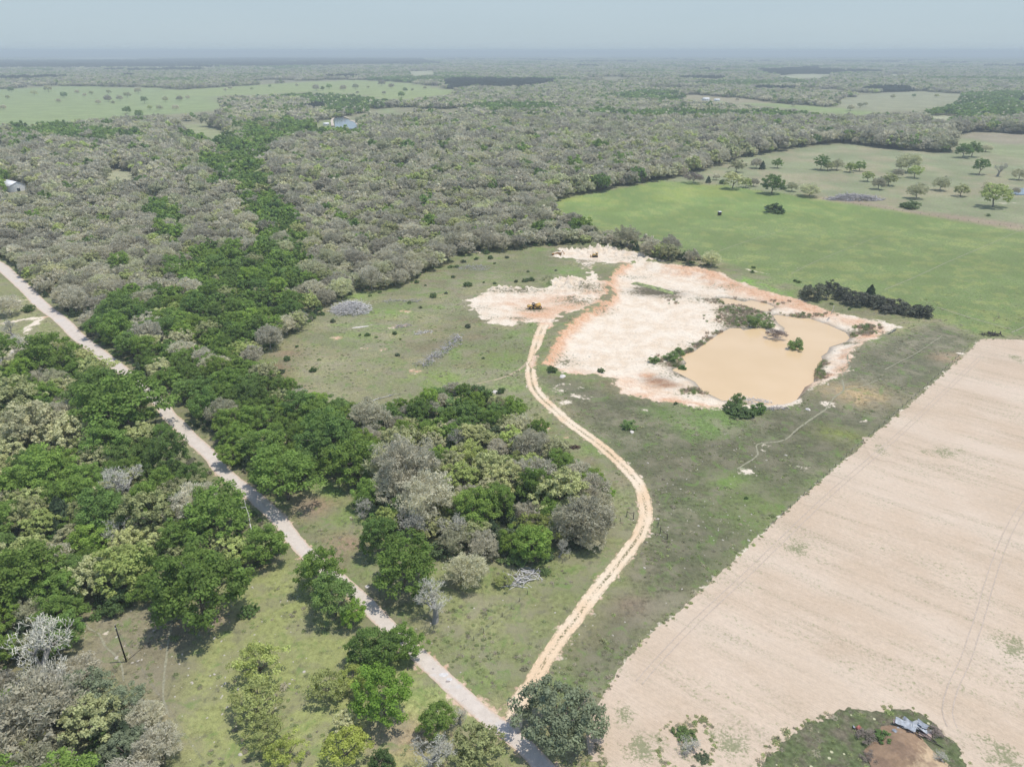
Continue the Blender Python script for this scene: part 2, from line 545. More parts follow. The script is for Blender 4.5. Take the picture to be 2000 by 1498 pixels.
# the big green meadow
mm = soft(MEADOW, 4)
blend(mm, C(.098, .138, .055))
blend(mm * smooth(470, 640, gy + 60 * (nlow - .5)) * 0.9, C(.108, .165, .055))
blend(mm * np.exp(-((gy - 640 - 0.25 * gx) / 55) ** 2) * smooth(.4, .6, nlow) * 0.4, C(.19, .22, .055))
blend(mm * smooth(.52, .66, nmid) * 0.3, C(.2, .22, .08))
pm = soft(PASTURE, 5)
blend(pm, T_PASTURE)
blend(pm * smooth(.5, .62, nlow) * 0.6, C(.20, .185, .13))
blend(soft([(1560, 384), (1640, 386), (1760, 408), (1900, 424), (2010, 440), (2010, 454), (1900, 436), (1700, 404)], 8) * 0.85, C(.20, .165, .13))
for k, poly in enumerate(FAR_OPEN):
    m = sdf(gx, gy, GP(poly))
    blend(1 - smooth(-10, 10, m), [C(.145, .195, .09), C(.155, .20, .085), C(.17, .2, .11), C(.14, .18, .09), C(.15, .19, .1), C(.14, .19, .08), C(.165, .18, .12), C(.15, .18, .1)][k] if k < 8 else C(.22, .24, .16))
blend((1 - smooth(-10, 10, sdf(gx, gy, GP([(1290, 188), (1360, 184), (1470, 195), (1560, 206), (1430, 202), (1380, 199)])))) * 0.8, C(.19, .17, .13))
blend((1 - smooth(-10, 10, sdf(gx, gy, GP([(1850, 266), (1900, 257), (2400, 262), (2400, 284), (1960, 280)])))) * 0.8, C(.18, .16, .13))
blend(soft(YARD_LEFT, 4) * 0.9, C(.15, .165, .085))

dryness = np.clip(1 - .8 * mm - .45 * pm - .5 * (gr > 900), .15, 1)
# bare earth: signed distance in metres (negative = bare)
bare = np.minimum(sdf(gx, gy, P_PIT), sdf(gx, gy, P_YARD))
d_road, d_track = dist_line(gx, gy, C_ROAD), dist_line(gx, gy, C_TRACK)
bare = np.minimum(bare, d_road - 1.5)
bare = np.minimum(bare, d_track - 1.2)
bare = np.minimum(bare, dist_line(gx, gy, C_LANE) - 1.5)
bare = np.minimum(bare, dist_line(gx, gy, C_LANE2) - 1.2)
bare = np.minimum(bare, sdf(gx, gy, P_FIELD) + 0.6)
for px, py, rad, sx in ((1110, 755, 4, 1.4), (1130, 772, 3, 1.5), (1100, 785, 2.6, 1.3), (1152, 778, 2.5, 1.6), (1090, 762, 3, 1), (1170, 757, 2, 1.6), (1055, 828, 2.2, 1.3), (1077, 836, 1.5, 1), (1105, 853, 1.6, 1),
                        (735, 680, 3.5, 2), (780, 635, 3, 2), (765, 640, 2.4, 1.6), (655, 666, 2.5, 1.8), (665, 660, 2.5, 2), (810, 725, 2.6, 1.5), (788, 608, 2.4, 2), (1470, 880, 2.4, 1.5),                         (1500, 870, 1.8, 2), (1350, 1000, 1.6, 1.2), (1180, 848, 1.8, 1.5), (1260, 800, 1.5, 2), (1575, 915, 2, 1.3), (1620, 790, 2.2, 2.4), (1880, 690, 2, 1), (930, 492, 4, 2.2),
                        (715, 566, 2.2, 3.5), (1605, 283, 3, 3), (1615, 292, 3, 4), (1608, 300, 3, 4), (1968, 377, 8, 3), (1960, 396, 6, 3), (0, 590, 5, 2), (20, 590, 4, 2), (40, 660, 3.5, 1.6), (20, 680, 3.5, 1.6),
                        (1455, 920, 1.6, 2), (1045, 905, 1.4, 1), (1192, 985, 1.6, 1.5), (1530, 615, 3, 2), (870, 1300, 1.5, 1), (205, 1240, 1.2, 1), (690, 1012, 1.2, 1.4), (465, 1110, 1.6, 2), (390, 1205, 2, 1.6), (1690, 820, 1.6, 1)):
    a, b, _ = G(px, py)
    bare = np.minimum(bare, np.maximum(np.hypot((gx - a) / sx, gy - b) - rad, -1.2) + 1.35)
# pasture/field blotches of stones up the meadow edge
bare = np.minimum(bare, sdf(gx, gy, GP([(1440, 520), (1500, 535), (1470, 531)])) + 1.0)

for px, py, r_, w_ in ((1172, 540, 9, 3.2), (1160, 525, 8, 2.6), (1178, 560, 7, 2.6), (1140, 512, 8, 1.6), (1185, 575, 6, 2.2), (1130, 600, 6, 1.6), (1150, 590, 6, 1.8), (1112, 556, 7, 1.2)):
    bare += .4 * w_ * blob(px, py, r_, 1.0) * (bare > -8)
dy_ = sdf(gx, gy, P_YARD)
bare += np.exp(-(dy_ / 5.0) ** 2) * (fbm(gx / 3.2, gy / 3.2, 401, 3) - .47) * 14 * (d_track > 5)
clay = np.zeros(len(gx))
def addclay(w):
    global clay
    clay = np.maximum(clay, w)
addclay(1.0 * np.exp(-(dist_line(gx, gy, GP([(1058, 712), (1080, 680), (1102, 642), (1124, 624), (1146, 610), (1180, 592)])) / 5.0) ** 2))
addclay(0.9 * np.exp(-(dist_line(gx, gy, CLIFF) / 6.0) ** 2))
addclay(0.75 * np.exp(-(dist_line(gx, gy, GP([(1330, 524), (1380, 530), (1431, 550), (1500, 570), (1560, 588), (1600, 602)])) / 13.0) ** 2) * (0.6 + 0.8 * nmid))
addclay(0.55 * np.exp(-(dist_line(gx, gy, GP([(1600, 600), (1700, 628), (1726, 652), (1660, 690), (1650, 720), (1590, 752)])) / 7.0) ** 2) * (0.5 + nmid))
addclay(0.6 * np.exp(-(dist_line(gx, gy, GP([(1070, 720), (1160, 736), (1211, 768), (1320, 780), (1367, 790)])) / 8.0) ** 2) * (0.5 + nmid))
addclay(0.5 * blob(1250, 745, 13, 1.6))
for px, py, w_, r_ in ((1285, 735, 1.0, 5), (1302, 742, 1.0, 4), (1265, 724, .9, 4), (1080, 605, .7, 14), (1060, 640, .85, 8), (1110, 600, .75, 10), (1020, 590, .55, 14), (1050, 615, .8, 12), (1085, 585, .6, 14), (1046, 660, .7, 8), (1125, 596, .7, 8), (1170, 575, .6, 8), (1170, 525, .6, 8), (1700, 655, .9, 6), (1640, 720, .7, 5)):
    addclay(w_ * blob(px, py, r_, 1.3))
addclay(0.6 * (d_track < 3.2))
addclay(0.62 * (d_road < 6))
for px, py, r_ in ((1055, 828, 3), (1077, 836, 2), (655, 666, 5), (665, 660, 5), (735, 680, 6), (780, 635, 6), (810, 725, 4), (788, 608, 5), (1105, 853, 2.5)):
    addclay(0.8 * blob(px, py, r_, 1.8))
weed = np.zeros(len(gx))
for px, py, r_, sx, w_ in ((1460, 608, 11, 1.2, 1), (1440, 625, 8, 1.3, 1), (1425, 600, 7, 1.3, .9), (1410, 578, 8, 2.2, .8), (1440, 582, 6, 2, .7), (1280, 564, 6, 2.6, 1.0), (1310, 572, 5, 1.6, .8), (1260, 556, 5, 1.5, .9), (1175, 600, 8, 1.0, .5), (1155, 565, 12, 1, .6), (1120, 590, 8, 1.5, .7),
                          (1480, 612, 7, 1.5, .9), (1390, 665, 5, 2.6, .8), (1360, 682, 4, 2, .7), (1310, 700, 6, 2, .6), (1320, 720, 5, 2, .5), (1240, 535, 6, 2, .5), (1185, 545, 6, .8, .5), (1105, 690, 6, 1.2, .35), (1350, 760, 6, 1.2, .4), (1690, 640, 6, 1.5, .8), (1660, 665, 5, 1.5, .6), (1590, 720, 3.5, 1, .9), (1600, 705, 3, 1, .9), (1594, 740, 3, 1, .8),
                          (1650, 720, 4, 1, .5), (1110, 700, 6, 1.3, .5), (1500, 585, 5, 4, .4), (1560, 610, 5, 3, .5), (1440, 555, 8, 3, .35), (1080, 510, 8, 1.5, .5), (1130, 512, 8, 2, .6), (1150, 520, 8, 2, .6), (1200, 508, 5, 2, .35), (935, 602, 6, 1.5, .4), (960, 620, 6, 1.5, .3), (1040, 605, 4.5, 2, .9), (1015, 622, 4, 2, .6), (1010, 570, 5, 4, .6), (1260, 505, 6, 4, .4)):
    weed = np.maximum(weed, w_ * blob(px, py, r_, sx))
weed *= (0.55 + 0.9 * nmid)
wet = np.exp(-(np.minimum(np.abs(sdf(gx, gy, P_POND)), np.abs(sdf(gx, gy, P_POOL))) / 2.3) ** 2)
for px, py, r_, sx in ((1285, 733, 4.5, 1.5), (1300, 741, 3.5, 1.8), (1290, 566, 6, 2.4), (1265, 560, 5, 2)):
    wet = np.maximum(wet, blob(px, py, r_, sx))
stony = np.zeros(len(gx))
for px, py, r_ in ((300, 1250, 14), (380, 1250, 12), (450, 1330, 14), (450, 1150, 12), (210, 1220, 10), (1150, 905, 10), (1380, 1010, 14), (1330, 1030, 10), (1120, 1260, 10), (1150, 1230, 8), (1700, 690, 14), (1720, 660, 10), (1460, 885, 16), (1560, 530, 26), (1500, 525, 26), (700, 650, 16), (790, 660, 16), (760, 740, 16), (480, 1400, 14), (300, 1440, 10), (1390, 1080, 10), (60, 660, 14)):
    stony = np.maximum(stony, blob(px, py, r_, 1.3))
stony = np.maximum(stony * (0.4 + nmid), 0.14 * (gr < 500))

gmat = Mat("ground")
A = gmat
nf, n1, n2, n3 = A.noise(3.2, 3, .6), A.noise(0.75, 5, .6), A.noise(0.14, 5, .6), A.noise(0.022, 4, .55)
tcol = A.mix(1.0, A.scale(A.attr("tint", "Color"), 1.85), (1.10, 1.0, .90), "MULTIPLY")
g1 = A.scale(tcol, A.math('ADD', A.lin(n1, .3, .7, .55, 1.4), A.lin(nf, .3, .7, -.22, .22)))
g2 = A.mix(A.math('MULTIPLY', A.ramp(n2, .44, .62, 0, .62), A.attr("dryness")), g1, (.30, .265, .18))
g3 = A.mix(A.ramp(A.math('ADD', n3, A.math('MULTIPLY', n1, .35)), .56, .78, 0, .45), g2, A.scale(tcol, .62))
g3 = A.mix(A.math('MULTIPLY', A.ramp(A.noise(0.33, 5, .65), .54, .7, 0, .55), A.attr("dryness")), g3, (.11, .105, .075))
g3 = A.mix(A.ramp(A.noise(0.19, 5, .68, dist=.6), .53, .68, 0, .6), g3, (.15, .235, .06))
vor = A.n("ShaderNodeTexVoronoi", {"Vector": A.world(), "Scale": 0.55, "Randomness": 1.0})
stone = A.math('MULTIPLY', A.ramp(vor.outputs["Distance"], .20, .13), A.ramp(A.math('ADD', A.attr("stony"), A.math('MULTIPLY', A.n("ShaderNodeSeparateColor", {0: vor.outputs["Color"]}).outputs[0], .55)), .62, .7))
bm = A.ramp(A.math('ADD', A.attr("bare"), A.math('ADD', A.math('MULTIPLY', A.math('SUBTRACT', n2, .5), 11.0), A.math('MULTIPLY', A.math('SUBTRACT', n1, .5), 7.0))), .7, -.9)
sand = A.mix(A.ramp(A.math('ADD', A.attr("clay"), A.math('MULTIPLY', A.math('SUBTRACT', n2, .5), .9)), .12, .95), A.mix(A.ramp(n2, .35, .7), (.76, .66, .52), (.68, .55, .40)), A.mix(A.ramp(n1, .3, .7), (.60, .325, .185), (.68, .465, .30)))
sand = A.scale(sand, A.math('ADD', A.lin(n1, .3, .7, .86, 1.12), A.lin(nf, .3, .7, -.08, .08)))
specks = A.math('MULTIPLY', A.ramp(A.noise(1.15, 3, .7), .62, .72), A.ramp(n2, .42, .6, 0, .6))
sand = A.mix(specks, sand, (.30, .23, .16))
sand = A.mix(A.ramp(A.math('ADD', A.attr("weed"), A.math('MULTIPLY', A.math('SUBTRACT', n1, .5), 2.6)), .25, .8, 0, .92), sand, A.mix(A.ramp(n1, .35, .65), (.21, .165, .115), (.15, .15, .075)))
sand = A.scale(sand, A.lin(A.attr("wet"), 0, 1, 1, .52))
gcol = A.mix(bm, g3, sand)
A.bsdf(gcol, .95, .12, bump=A.math('ADD', A.math('MULTIPLY', n1, 1.0), A.math('MULTIPLY', nf, .35)), bump_d=.35)

nx, ny = len(ax_), len(ay_)
ii = (np.arange(ny - 1)[:, None] * nx + np.arange(nx - 1)[None, :]).ravel()
quads = np.stack([ii, ii + 1, ii + nx + 1, ii + nx], 1)
# the quarry floor is its own sheet cut out of the same grid
qcx, qcy = gx[quads].mean(1), gy[quads].mean(1)
inq = sdf(qcx, qcy, P_PIT) < 0
iny = (sdf(qcx, qcy, P_YARD) < 0) & ~inq


def ground_sheet(name, q):
    used, inv = np.unique(q, return_inverse=True)
    me = mesh_np(name, np.stack([gx, gy, gz], 1)[used], inv.reshape(q.shape), gmat.m)
    for nm, arr in (("bare", bare), ("clay", clay), ("weed", weed), ("wet", wet), ("stony", stony), ("dryness", dryness)):
        a = me.attributes.new(nm, 'FLOAT', 'POINT')
        a.data.foreach_set("value", arr[used].astype(np.float32))
    a = me.attributes.new("tint", 'FLOAT_COLOR', 'POINT')
    c4 = np.ones((len(used), 4), np.float32)
    c4[:, :3] = np.clip(tint[used], 0, 1)
    a.data.foreach_set("color", c4.ravel())
    me.polygons.foreach_set("use_smooth", np.ones(len(q), bool))
    return tag(link(name, me), kind="structure")


ground_sheet("ground", quads[~inq & ~iny])
tag(ground_sheet("quarry_ground", quads[inq]), "pale sandy quarry floor with orange clay banks around the pond")
tag(ground_sheet("yard_ground", quads[iny]), "bleached dirt yard where the track ends beside the quarry")


# ---- sheets lying on the ground
def sheet(name, pts, z, mat, jitter=0.0, step=0.8, seed=1):
    P = np.asarray(pts)
    out = []
    for i in range(len(P)):
        a, b = P[i], P[(i + 1) % len(P)]
        n = max(1, int(np.linalg.norm(b - a) / step)) if np.hypot(*a) < 420 else 3
        for k in range(n): out.append(a + (b - a) * k / n)
    out = np.array(out)
    if jitter:
        out += jitter * np.stack([fbm(out[:, 0] * 1.1, out[:, 1] * 1.1, seed, 3) - .5, fbm(out[:, 0] * 1.1, out[:, 1] * 1.1, seed + 50, 3) - .5], 1) * 2
        out += jitter * 1.6 * np.stack([fbm(out[:, 0] * .16, out[:, 1] * .16, seed + 7, 2) - .5, fbm(out[:, 0] * .16, out[:, 1] * .16, seed + 57, 2) - .5], 1) * 2
    me = bpy.data.meshes.new(name)
    bmx = bmesh.new()
    vs = [bmx.verts.new((p[0], p[1], z)) for p in out]
    bmesh.ops.triangle_fill(bmx, edges=[bmx.edges.new((vs[i], vs[(i + 1) % len(vs)])) for i in range(len(vs))], use_beauty=True)
    bmesh.ops.recalc_face_normals(bmx, faces=bmx.faces)
    if bmx.faces and sum(f.normal.z for f in bmx.faces) < 0: bmesh.ops.reverse_faces(bmx, faces=bmx.faces)
    bmx.to_mesh(me)
    bmx.free()
    me.materials.append(mat)
    return tag(link(name, me), kind="structure")


def ribbon(name, pts, w0, z, mat, w1=None, jit=0.0, step=1.0, seed=3, smooth_line=True, zfun=None):
    P = catmull(pts, step) if smooth_line else np.asarray(pts)
    T = np.gradient(P, axis=0)
    T /= np.linalg.norm(T, axis=1)[:, None] + 1e-9
    N = np.stack([-T[:, 1], T[:, 0]], 1)
    t = np.linspace(0, 1, len(P))
    w = (w0 + ((w1 if w1 is not None else w0) - w0) * t) / 2
    s = np.arange(len(P)) * step
    wl = w + jit * (fbm(s * .8, s * 0, seed, 3) - .5) * 2
    wr = w + jit * (fbm(s * .8, s * 0 + 9, seed + 5, 3) - .5) * 2
    V, K = [], 5
    for j in range(K):
        u = -1 + 2 * j / (K - 1)
        V.append(P + N * (np.where(u < 0, wl, wr) * u)[:, None])
    V = np.array(V)
    zz = np.full(V.shape[:2], z) if zfun is None else zfun(V[..., 0], V[..., 1]) + z
    co = np.concatenate([V, zz[..., None]], 2).reshape(-1, 3)
    L = len(P)
    q = [[j * L + i, j * L + i + 1, (j + 1) * L + i + 1, (j + 1) * L + i] for j in range(K - 1) for i in range(L - 1)]
    me = mesh_np(name, co, np.array(q)[:, ::-1], mat)
    a = me.attributes.new("across", 'FLOAT', 'POINT')
    a.data.foreach_set("value", np.repeat(np.linspace(-1, 1, K), L).astype(np.float32))
    return tag(link(name, me), kind="structure")


# country road
m = Mat("worn pale asphalt")
a1, a2 = m.noise(.5, 6, .65), m.noise(9, 3, .7)
c = m.mix(m.ramp(a1, .3, .7), (.555, .485, .405), (.64, .565, .48))
c = m.scale(c, m.lin(a2, .3, .7, .88, 1.1))
ac = m.math('ABSOLUTE', m.attr("across"))
c = m.mix(m.ramp(m.math('ADD', ac, m.math('MULTIPLY', m.math('SUBTRACT', m.noise(1.3, 5), .5), .9)), .62, 1.0, 0, .8), c, (.56, .42, .30))
c = m.mix(m.ramp(m.noise(.16, 2), .62, .66, 0, .5), c, (.56, .53, .49))
c = m.mix(m.ramp(m.noise(.45, 3, dist=1.0), .66, .70, 0, .25), c, (.27, .24, .22))
m.bsdf(c, .9, .2, bump=a2, bump_d=.02)
tag(ribbon("road", C_ROAD, 8.2, .05, m.m, 3.4, .18), "narrow pale paved road running diagonally between the woods")
# patched squares on the road
pm_ = plain("light road patching", (.62, .59, .55), .9, .12, 2)
pd_ = plain("dark road patching", (.36, .31, .27), .9, .15, 2)
for k, (px, py, w_, h_, mt) in enumerate(((866, 1318, 2.0, 1.2, pm_), (877, 1327, 1.2, .9, pm_), (874, 1331, 1.0, .55, pd_), (846, 1306, .55, .4, pd_))):
    gx0, gy0, _ = G(px, py)
    P = [(gx0 + w_ * .5 * math.cos(t) * (1 + .12 * math.sin(3 * t + k)), gy0 + h_ * .5 * math.sin(t) * (1 + .1 * math.cos(2 * t))) for t in np.linspace(0, 2 * math.pi, 15)[:-1]]
    sheet("road_patch", P, .06 + .005 * k, mt, .05, .3)

# dirt track with a weedy middle
m = Mat("sandy track")
a1, a2 = m.noise(.6, 6, .65), m.noise(3.5, 4, .7)
ac = m.math('ABSOLUTE', m.attr("across"))
c = m.mix(m.ramp(m.noise(.07, 3), .35, .65), (.74, .615, .45), (.70, .52, .335))
c = m.scale(c, m.lin(a2, .3, .7, .84, 1.12))
mid = m.math('MULTIPLY', m.ramp(ac, .34, .08), m.ramp(m.math('ADD', m.noise(1.6, 4, .7), m.math('MULTIPLY', m.noise(.08, 2), .5)), .70, .86))
c = m.mix(mid, c, (.16, .15, .07))
c = m.mix(m.math('MULTIPLY', m.ramp(ac, .62, 1.0), m.ramp(a1, .42, .6)), c, (.22, .20, .105))
m.bsdf(c, .95, .1, bump=a1, bump_d=.15)
tag(ribbon("dirt_track", C_TRACK, 5.0, .035, m.m, 3.5, .22), "sandy two rut track curving from the road up to the quarry")
ribbon("side_track", C_SPUR, 1.5, .03, plain("worn side track", (.40, .33, .21), .95, .3, 1.0), .6, .35)
# thin cattle paths
pth = plain("trodden path", (.285, .27, .18), .95, .2, 1.5)
for pts, w_ in (([(1728,566),(1790,540),(1860,508),(1940,474),(2010,442)], .5), ([(1545,535),(1600,508),(1680,476),(1720,460)], .4), ([(1405,490),(1470,468),(1530,450)], .5), ([(1975,650),(2010,634),(2080,600)], .6),
                ([(1752,640),(1700,670),(1660,690),(1656,700),(1660,716),(1650,728),(1645,740),(1648,758),(1645,765),(1630,776),(1612,800)], .8), ([(1612,800),(1590,815),(1560,836),(1530,860),(1480,868),(1478,890),(1440,916)], .7),
                ([(1648,762),(1690,752),(1720,740)], .5), ([(1728,722),(1755,708),(1790,690),(1840,656)], .5), ([(155,1205),(175,1228),(192,1236),(206,1262),(222,1276),(236,1296),(242,1330)], .45),
                ([(334,1220),(328,1260),(322,1310),(319,1350),(321,1374),(332,1400)], .5), ([(20,940),(45,985),(62,1030),(85,1068)], 1.5), ([(1830,600),(1900,622),(1990,648)], .8)):
    ribbon("path", GP(pts), w_, .03, pth, w_ * .7, .18)
# fallow field
m = Mat("pale fallow soil")
ra = math.atan2(*(np.array(G(2000, 1240)[:2]) - np.array(G(1500, 1040)[:2]))[::-1])
mp = m.n("ShaderNodeMapping", {"Vector": m.world(), "Rotation": (0, 0, ra), "Scale": (9.0, 1.0, 1.0)}, vector_type='TEXTURE')
row = mp.outputs[0]
r1, r2, r3 = m.noise(1.9, 4, .7, row), m.noise(.30, 5, .65, row), m.noise(.09, 3, .6, row)
f1, f2 = m.noise(1.0, 5, .65), m.noise(.05, 4, .6)
c = m.mix(m.ramp(f2, .35, .65), (.535, .42, .30), (.585, .47, .35))
c = m.scale(c, m.math('ADD', m.lin(r1, .3, .7, .93, 1.05), m.lin(f1, .3, .7, -.08, .08)))
c = m.mix(m.ramp(m.noise(.03, 3, .5, row), (.46), .66, 0, .35), c, (.655, .555, .44))
st = m.math('MULTIPLY', m.ramp(m.math('ADD', r2, m.math('MULTIPLY', r3, .55)), .70, .98), m.ramp(m.math('ADD', m.noise(1.6, 5, .75), m.math('MULTIPLY', r1, .5)), .66, .88))
c = m.mix(m.math('MULTIPLY', st, .42), c, (.24, .21, .14))
gw = m.math('MULTIPLY', m.ramp(m.math('ADD', r2, m.math('MULTIPLY', f2, .8)), .86, 1.08), m.ramp(m.noise(1.1, 4, .7), .5, .68))
c = m.mix(m.math('MULTIPLY', gw, .7), c, (.20, .23, .10))
gv = m.attr("greening")
c = m.mix(m.ramp(m.math('ADD', gv, m.math('ADD', m.math('MULTIPLY', m.math('SUBTRACT', m.noise(.35, 5, .7), .5), 1.5), m.math('MULTIPLY', m.math('SUBTRACT', m.noise(1.7, 4, .7), .5), 1.6))), .45, .8, 0, .8), c, (.19, .21, .10))
m.bsdf(c, .95, .1, bump=m.math('ADD', r1, f1), bump_d=.12)
fo = sheet("field", P_FIELD, .045, m.m, .55, .5, 21)
tag(fo, "pale fallow field with faint weedy rows beside the dark grass")
# finer vertices are not needed for the soil; greening is stored per vertex on small extra sheets instead
me = fo.data
co = np.zeros(len(me.vertices) * 3, np.float32)
me.vertices.foreach_get("co", co)
a = me.attributes.new("greening", 'FLOAT', 'POINT')
gsheet = m.m
def green_sheet(px, py, rx, ry, k):
    gx0, gy0, _ = G(px, py)
    n = 26
    v, q = [], []
    for j in range(n):
        for i in range(n):
            u, w_ = -1 + 2 * i / (n - 1), -1 + 2 * j / (n - 1)
            v.append((gx0 + u * rx, gy0 + w_ * ry, .05 + .004 * k))
    for j in range(n - 1):
        for i in range(n - 1):
            q.append([j * n + i, j * n + i + 1, (j + 1) * n + i + 1, (j + 1) * n + i])
    v = np.array(v)
    rr = np.hypot((v[:, 0] - gx0) / rx, (v[:, 1] - gy0) / ry) * (.55 + .9 * fbm(v[:, 0] / 4, v[:, 1] / 4, 44 + k, 3))
    q = np.array(q)
    q = q[rr[q].max(1) < 1.0]
    u_, inv = np.unique(q, return_inverse=True)
    me = mesh_np("field_weeds", v[u_], inv.reshape(q.shape), gsheet)
    a = me.attributes.new("greening", 'FLOAT', 'POINT')
    a.data.foreach_set("value", (0.7 * (1 - smooth(0.0, 1.0, rr[u_]))).astype(np.float32))
    tag(link("field_weeds", me), kind="structure")
for k, (px, py, rx, ry) in enumerate(((1345, 1450, 13, 9), (1430, 1450, 9, 8), (1250, 1460, 10, 8), (1985, 700, 8, 14), (1560, 1070, 8, 10), (1840, 885, 14, 9), (1990, 1270, 12, 12), (1960, 1480, 12, 10), (1220, 1400, 4, 7), (1720, 880, 5, 9))):
    green_sheet(px, py, rx, ry, k)
# grassy island in the field
m = Mat("island grass")
i1, i2 = m.noise(.9, 5, .65), m.noise(.2, 4, .6)
c = m.mix(m.ramp(i2, .4, .65), (.115, .14, .06), (.16, .14, .095))
c = m.scale(c, m.lin(i1, .3, .7, .55, 1.4))
vor = m.n("ShaderNodeTexVoronoi", {"Vector": m.world(), "Scale": .35})
c = m.mix(m.ramp(vor.outputs["Distance"], .12, .09), c, (.5, .48, .3))
m.bsdf(c, .95, .1, bump=i1, bump_d=.3)
tag(sheet("grass_patch", P_ISLAND, .11, m.m, .7, .4, 33), "rounded island of dark grass left uncut in the fallow field")
# wheel ruts in the field
rut = plain("wheel rut", (.47, .385, .30), .95, .15, 2)
for base, off in (([(2010, 975), (1985, 1010), (1960, 1060), (1935, 1130), (1915, 1200), (1885, 1290), (1862, 1340), (1850, 1390), (1860, 1420)], (-.9, .9)), ([(1905, 690), (1830, 760), (1740, 842), (1600, 960), (1450, 1100), (1340, 1200), (1265, 1275), (1225, 1320)], (2.2, 3.6))):
    P = catmull(GP(base), 1.5)
    T = np.gradient(P, axis=0)
    T /= np.linalg.norm(T, axis=1)[:, None]
    N = np.stack([-T[:, 1], T[:, 0]], 1)
    for o_ in off:
        ribbon("wheel_rut", P + N * o_, .26, .095, rut, None, .1, 1.5, 5, False)

# water
m = Mat("muddy water")
w1 = m.noise(.03, 3)
c = m.mix(m.ramp(w1, .35, .65), (.63, .455, .255), (.67, .49, .285))
m.bsdf(c, .16, .22, bump=m.noise(1.4, 3), bump_d=.006)
tag(sheet("pond_water", P_POND + 0, WATER_Z, m.m, 0, 2.0), "wide opaque tan pond water filling the quarry")
grow = P_POOL + (P_POOL - P_POOL.mean(0)) * .12
tag(sheet("pool_water", grow, WATER_Z + .01, m.m, 0, 2.0), "small tan pool on the quarry floor behind the big pond")
m = Mat("algae puddle")
m.bsdf(m.mix(m.ramp(m.noise(.5, 4), .4, .62), (.13, .13, .055), (.36, .42, .13)), .4, .3)
tag(ribbon("puddle_water", GP([(1236, 553), (1255, 557), (1280, 563), (1300, 569), (1318, 575)], -2.3), 5.5, .12, m.m, 4.5, .8, zfun=height), "narrow algae green puddle on the white quarry floor")
m = Mat("far pond water")
m.bsdf((.20, .245, .28), .12, .5)
tag(sheet("far_pond_water", GP([(652, 231), (662, 227.5), (682, 234), (694, 240), (698, 247), (690, 252), (655, 252)], 1.5), 1.5, m.m), "distant grey blue stock pond among the woods")
tag(sheet("pasture_pond_water", GP([(1972, 372), (1990, 368), (2060, 366), (2060, 380), (1985, 381), (1974, 378)], .4), .4, m.m), "pale blue pond at the pasture's far edge")
bk = plain("pond bank", (.55, .47, .37), .95, .15, .2)
ribbon("pond_bank", GP([(650, 246), (649, 234), (661, 225.5), (684, 232)], 1.6), 5, 1.6, bk, 4, 1)
ribbon("pond_bank", GP([(684, 235), (695, 239), (701, 247)], 1.7), 6, 1.7, bk, 5, 1)
# ------------------------------------------------------------------ trees and bushes
RNG = np.random.default_rng(7)


def leaf_mat(name, cols, trans=.3, rough=.75, var=.16):
    """foliage: one of a few tones per tree, a little noise per clump and leaf"""
    m = Mat(name)
    r = m.rand()
    c = cols[0]
    for k in range(1, len(cols)):
        a = k / len(cols)
        c = m.mix(m.ramp(r, a - .12, a + .12), c, cols[k])
    t = m.attr("tone")
    c = m.scale(c, m.lin(t, 0, 1, 1 - 2 * var, 1 + 2 * var))
    rb = m.math('FRACT', m.math('MULTIPLY', r, 7.31))
    c = m.scale(c, m.lin(rb, 0, 1, .78, 1.2))
    d = m.n("ShaderNodeBsdfPrincipled", {"Base Color": c, "Roughness": rough, "Specular IOR Level": .18})
    if trans:
        tr = m.n("ShaderNodeBsdfTranslucent", {"Color": m.scale(c, 1.25)})
        mx = m.n("ShaderNodeMixShader", {0: trans, 1: d.outputs[0], 2: tr.outputs[0]})
        m.nt.links.new(mx.outputs[0], m.out.inputs[0])
    else:
        m.nt.links.new(d.outputs[0], m.out.inputs[0])
    return m.m


M_LEAFY = leaf_mat("fresh green leaves", [(.225, .335, .075), (.26, .37, .08), (.175, .275, .075), (.295, .405, .08), (.205, .30, .085)], .4)
M_BUD = leaf_mat("budding oak catkins", [(.50, .51, .23), (.46, .49, .22), (.54, .52, .31), (.45, .53, .16), (.41, .42, .21)], .3)
M_GREY = leaf_mat("grey lichened twigs", [(.59, .555, .405), (.61, .58, .44), (.55, .525, .365), (.57, .58, .35), (.515, .48, .36)], .35, .9)
M_JUN = leaf_mat("dark evergreen sprays", [(.085, .125, .06), (.10, .145, .07), (.075, .105, .055)], .2)
M_PINE = leaf_mat("dark pine needles", [(.06, .075, .05), (.07, .085, .055)], .05)  # dark needle tone that paints cloud shade onto the far woods
M_OAK = leaf_mat("dull live oak leaves", [(.285, .32, .195), (.255, .295, .175)], .3)
M_MESQ = leaf_mat("yellow green mesquite leaves", [(.46, .51, .12), (.38, .43, .12), (.42, .46, .17)], .4)
M_SHRUB = leaf_mat("shrub leaves", [(.14, .215, .075), (.17, .265, .08), (.155, .19, .105), (.22, .31, .10)], .35)
M_BRIGHT = leaf_mat("bright new leaves", [(.25, .40, .065), (.28, .43, .07)], .35)
M_BARE = leaf_mat("bleached bare twigs", [(.62, .60, .50), (.56, .545, .45), (.66, .64, .54)], .0, .9)
M_BRUSHW = leaf_mat("dry reddish brush", [(.36, .29, .25), (.31, .26, .21)], .0, .9)
M_WILLOW = leaf_mat("pale willow leaves", [(.27, .38, .13), (.31, .41, .16)], .4)
M_UNDER = leaf_mat("undergrowth leaves", [(.15, .24, .075), (.20, .33, .08), (.19, .19, .12), (.27, .25, .17), (.13, .19, .085)], .35)
m = Mat("tree bark")
m.bsdf(m.mix(m.noise(3, 4), (.11, .09, .075), (.22, .19, .16)), .95, .1)
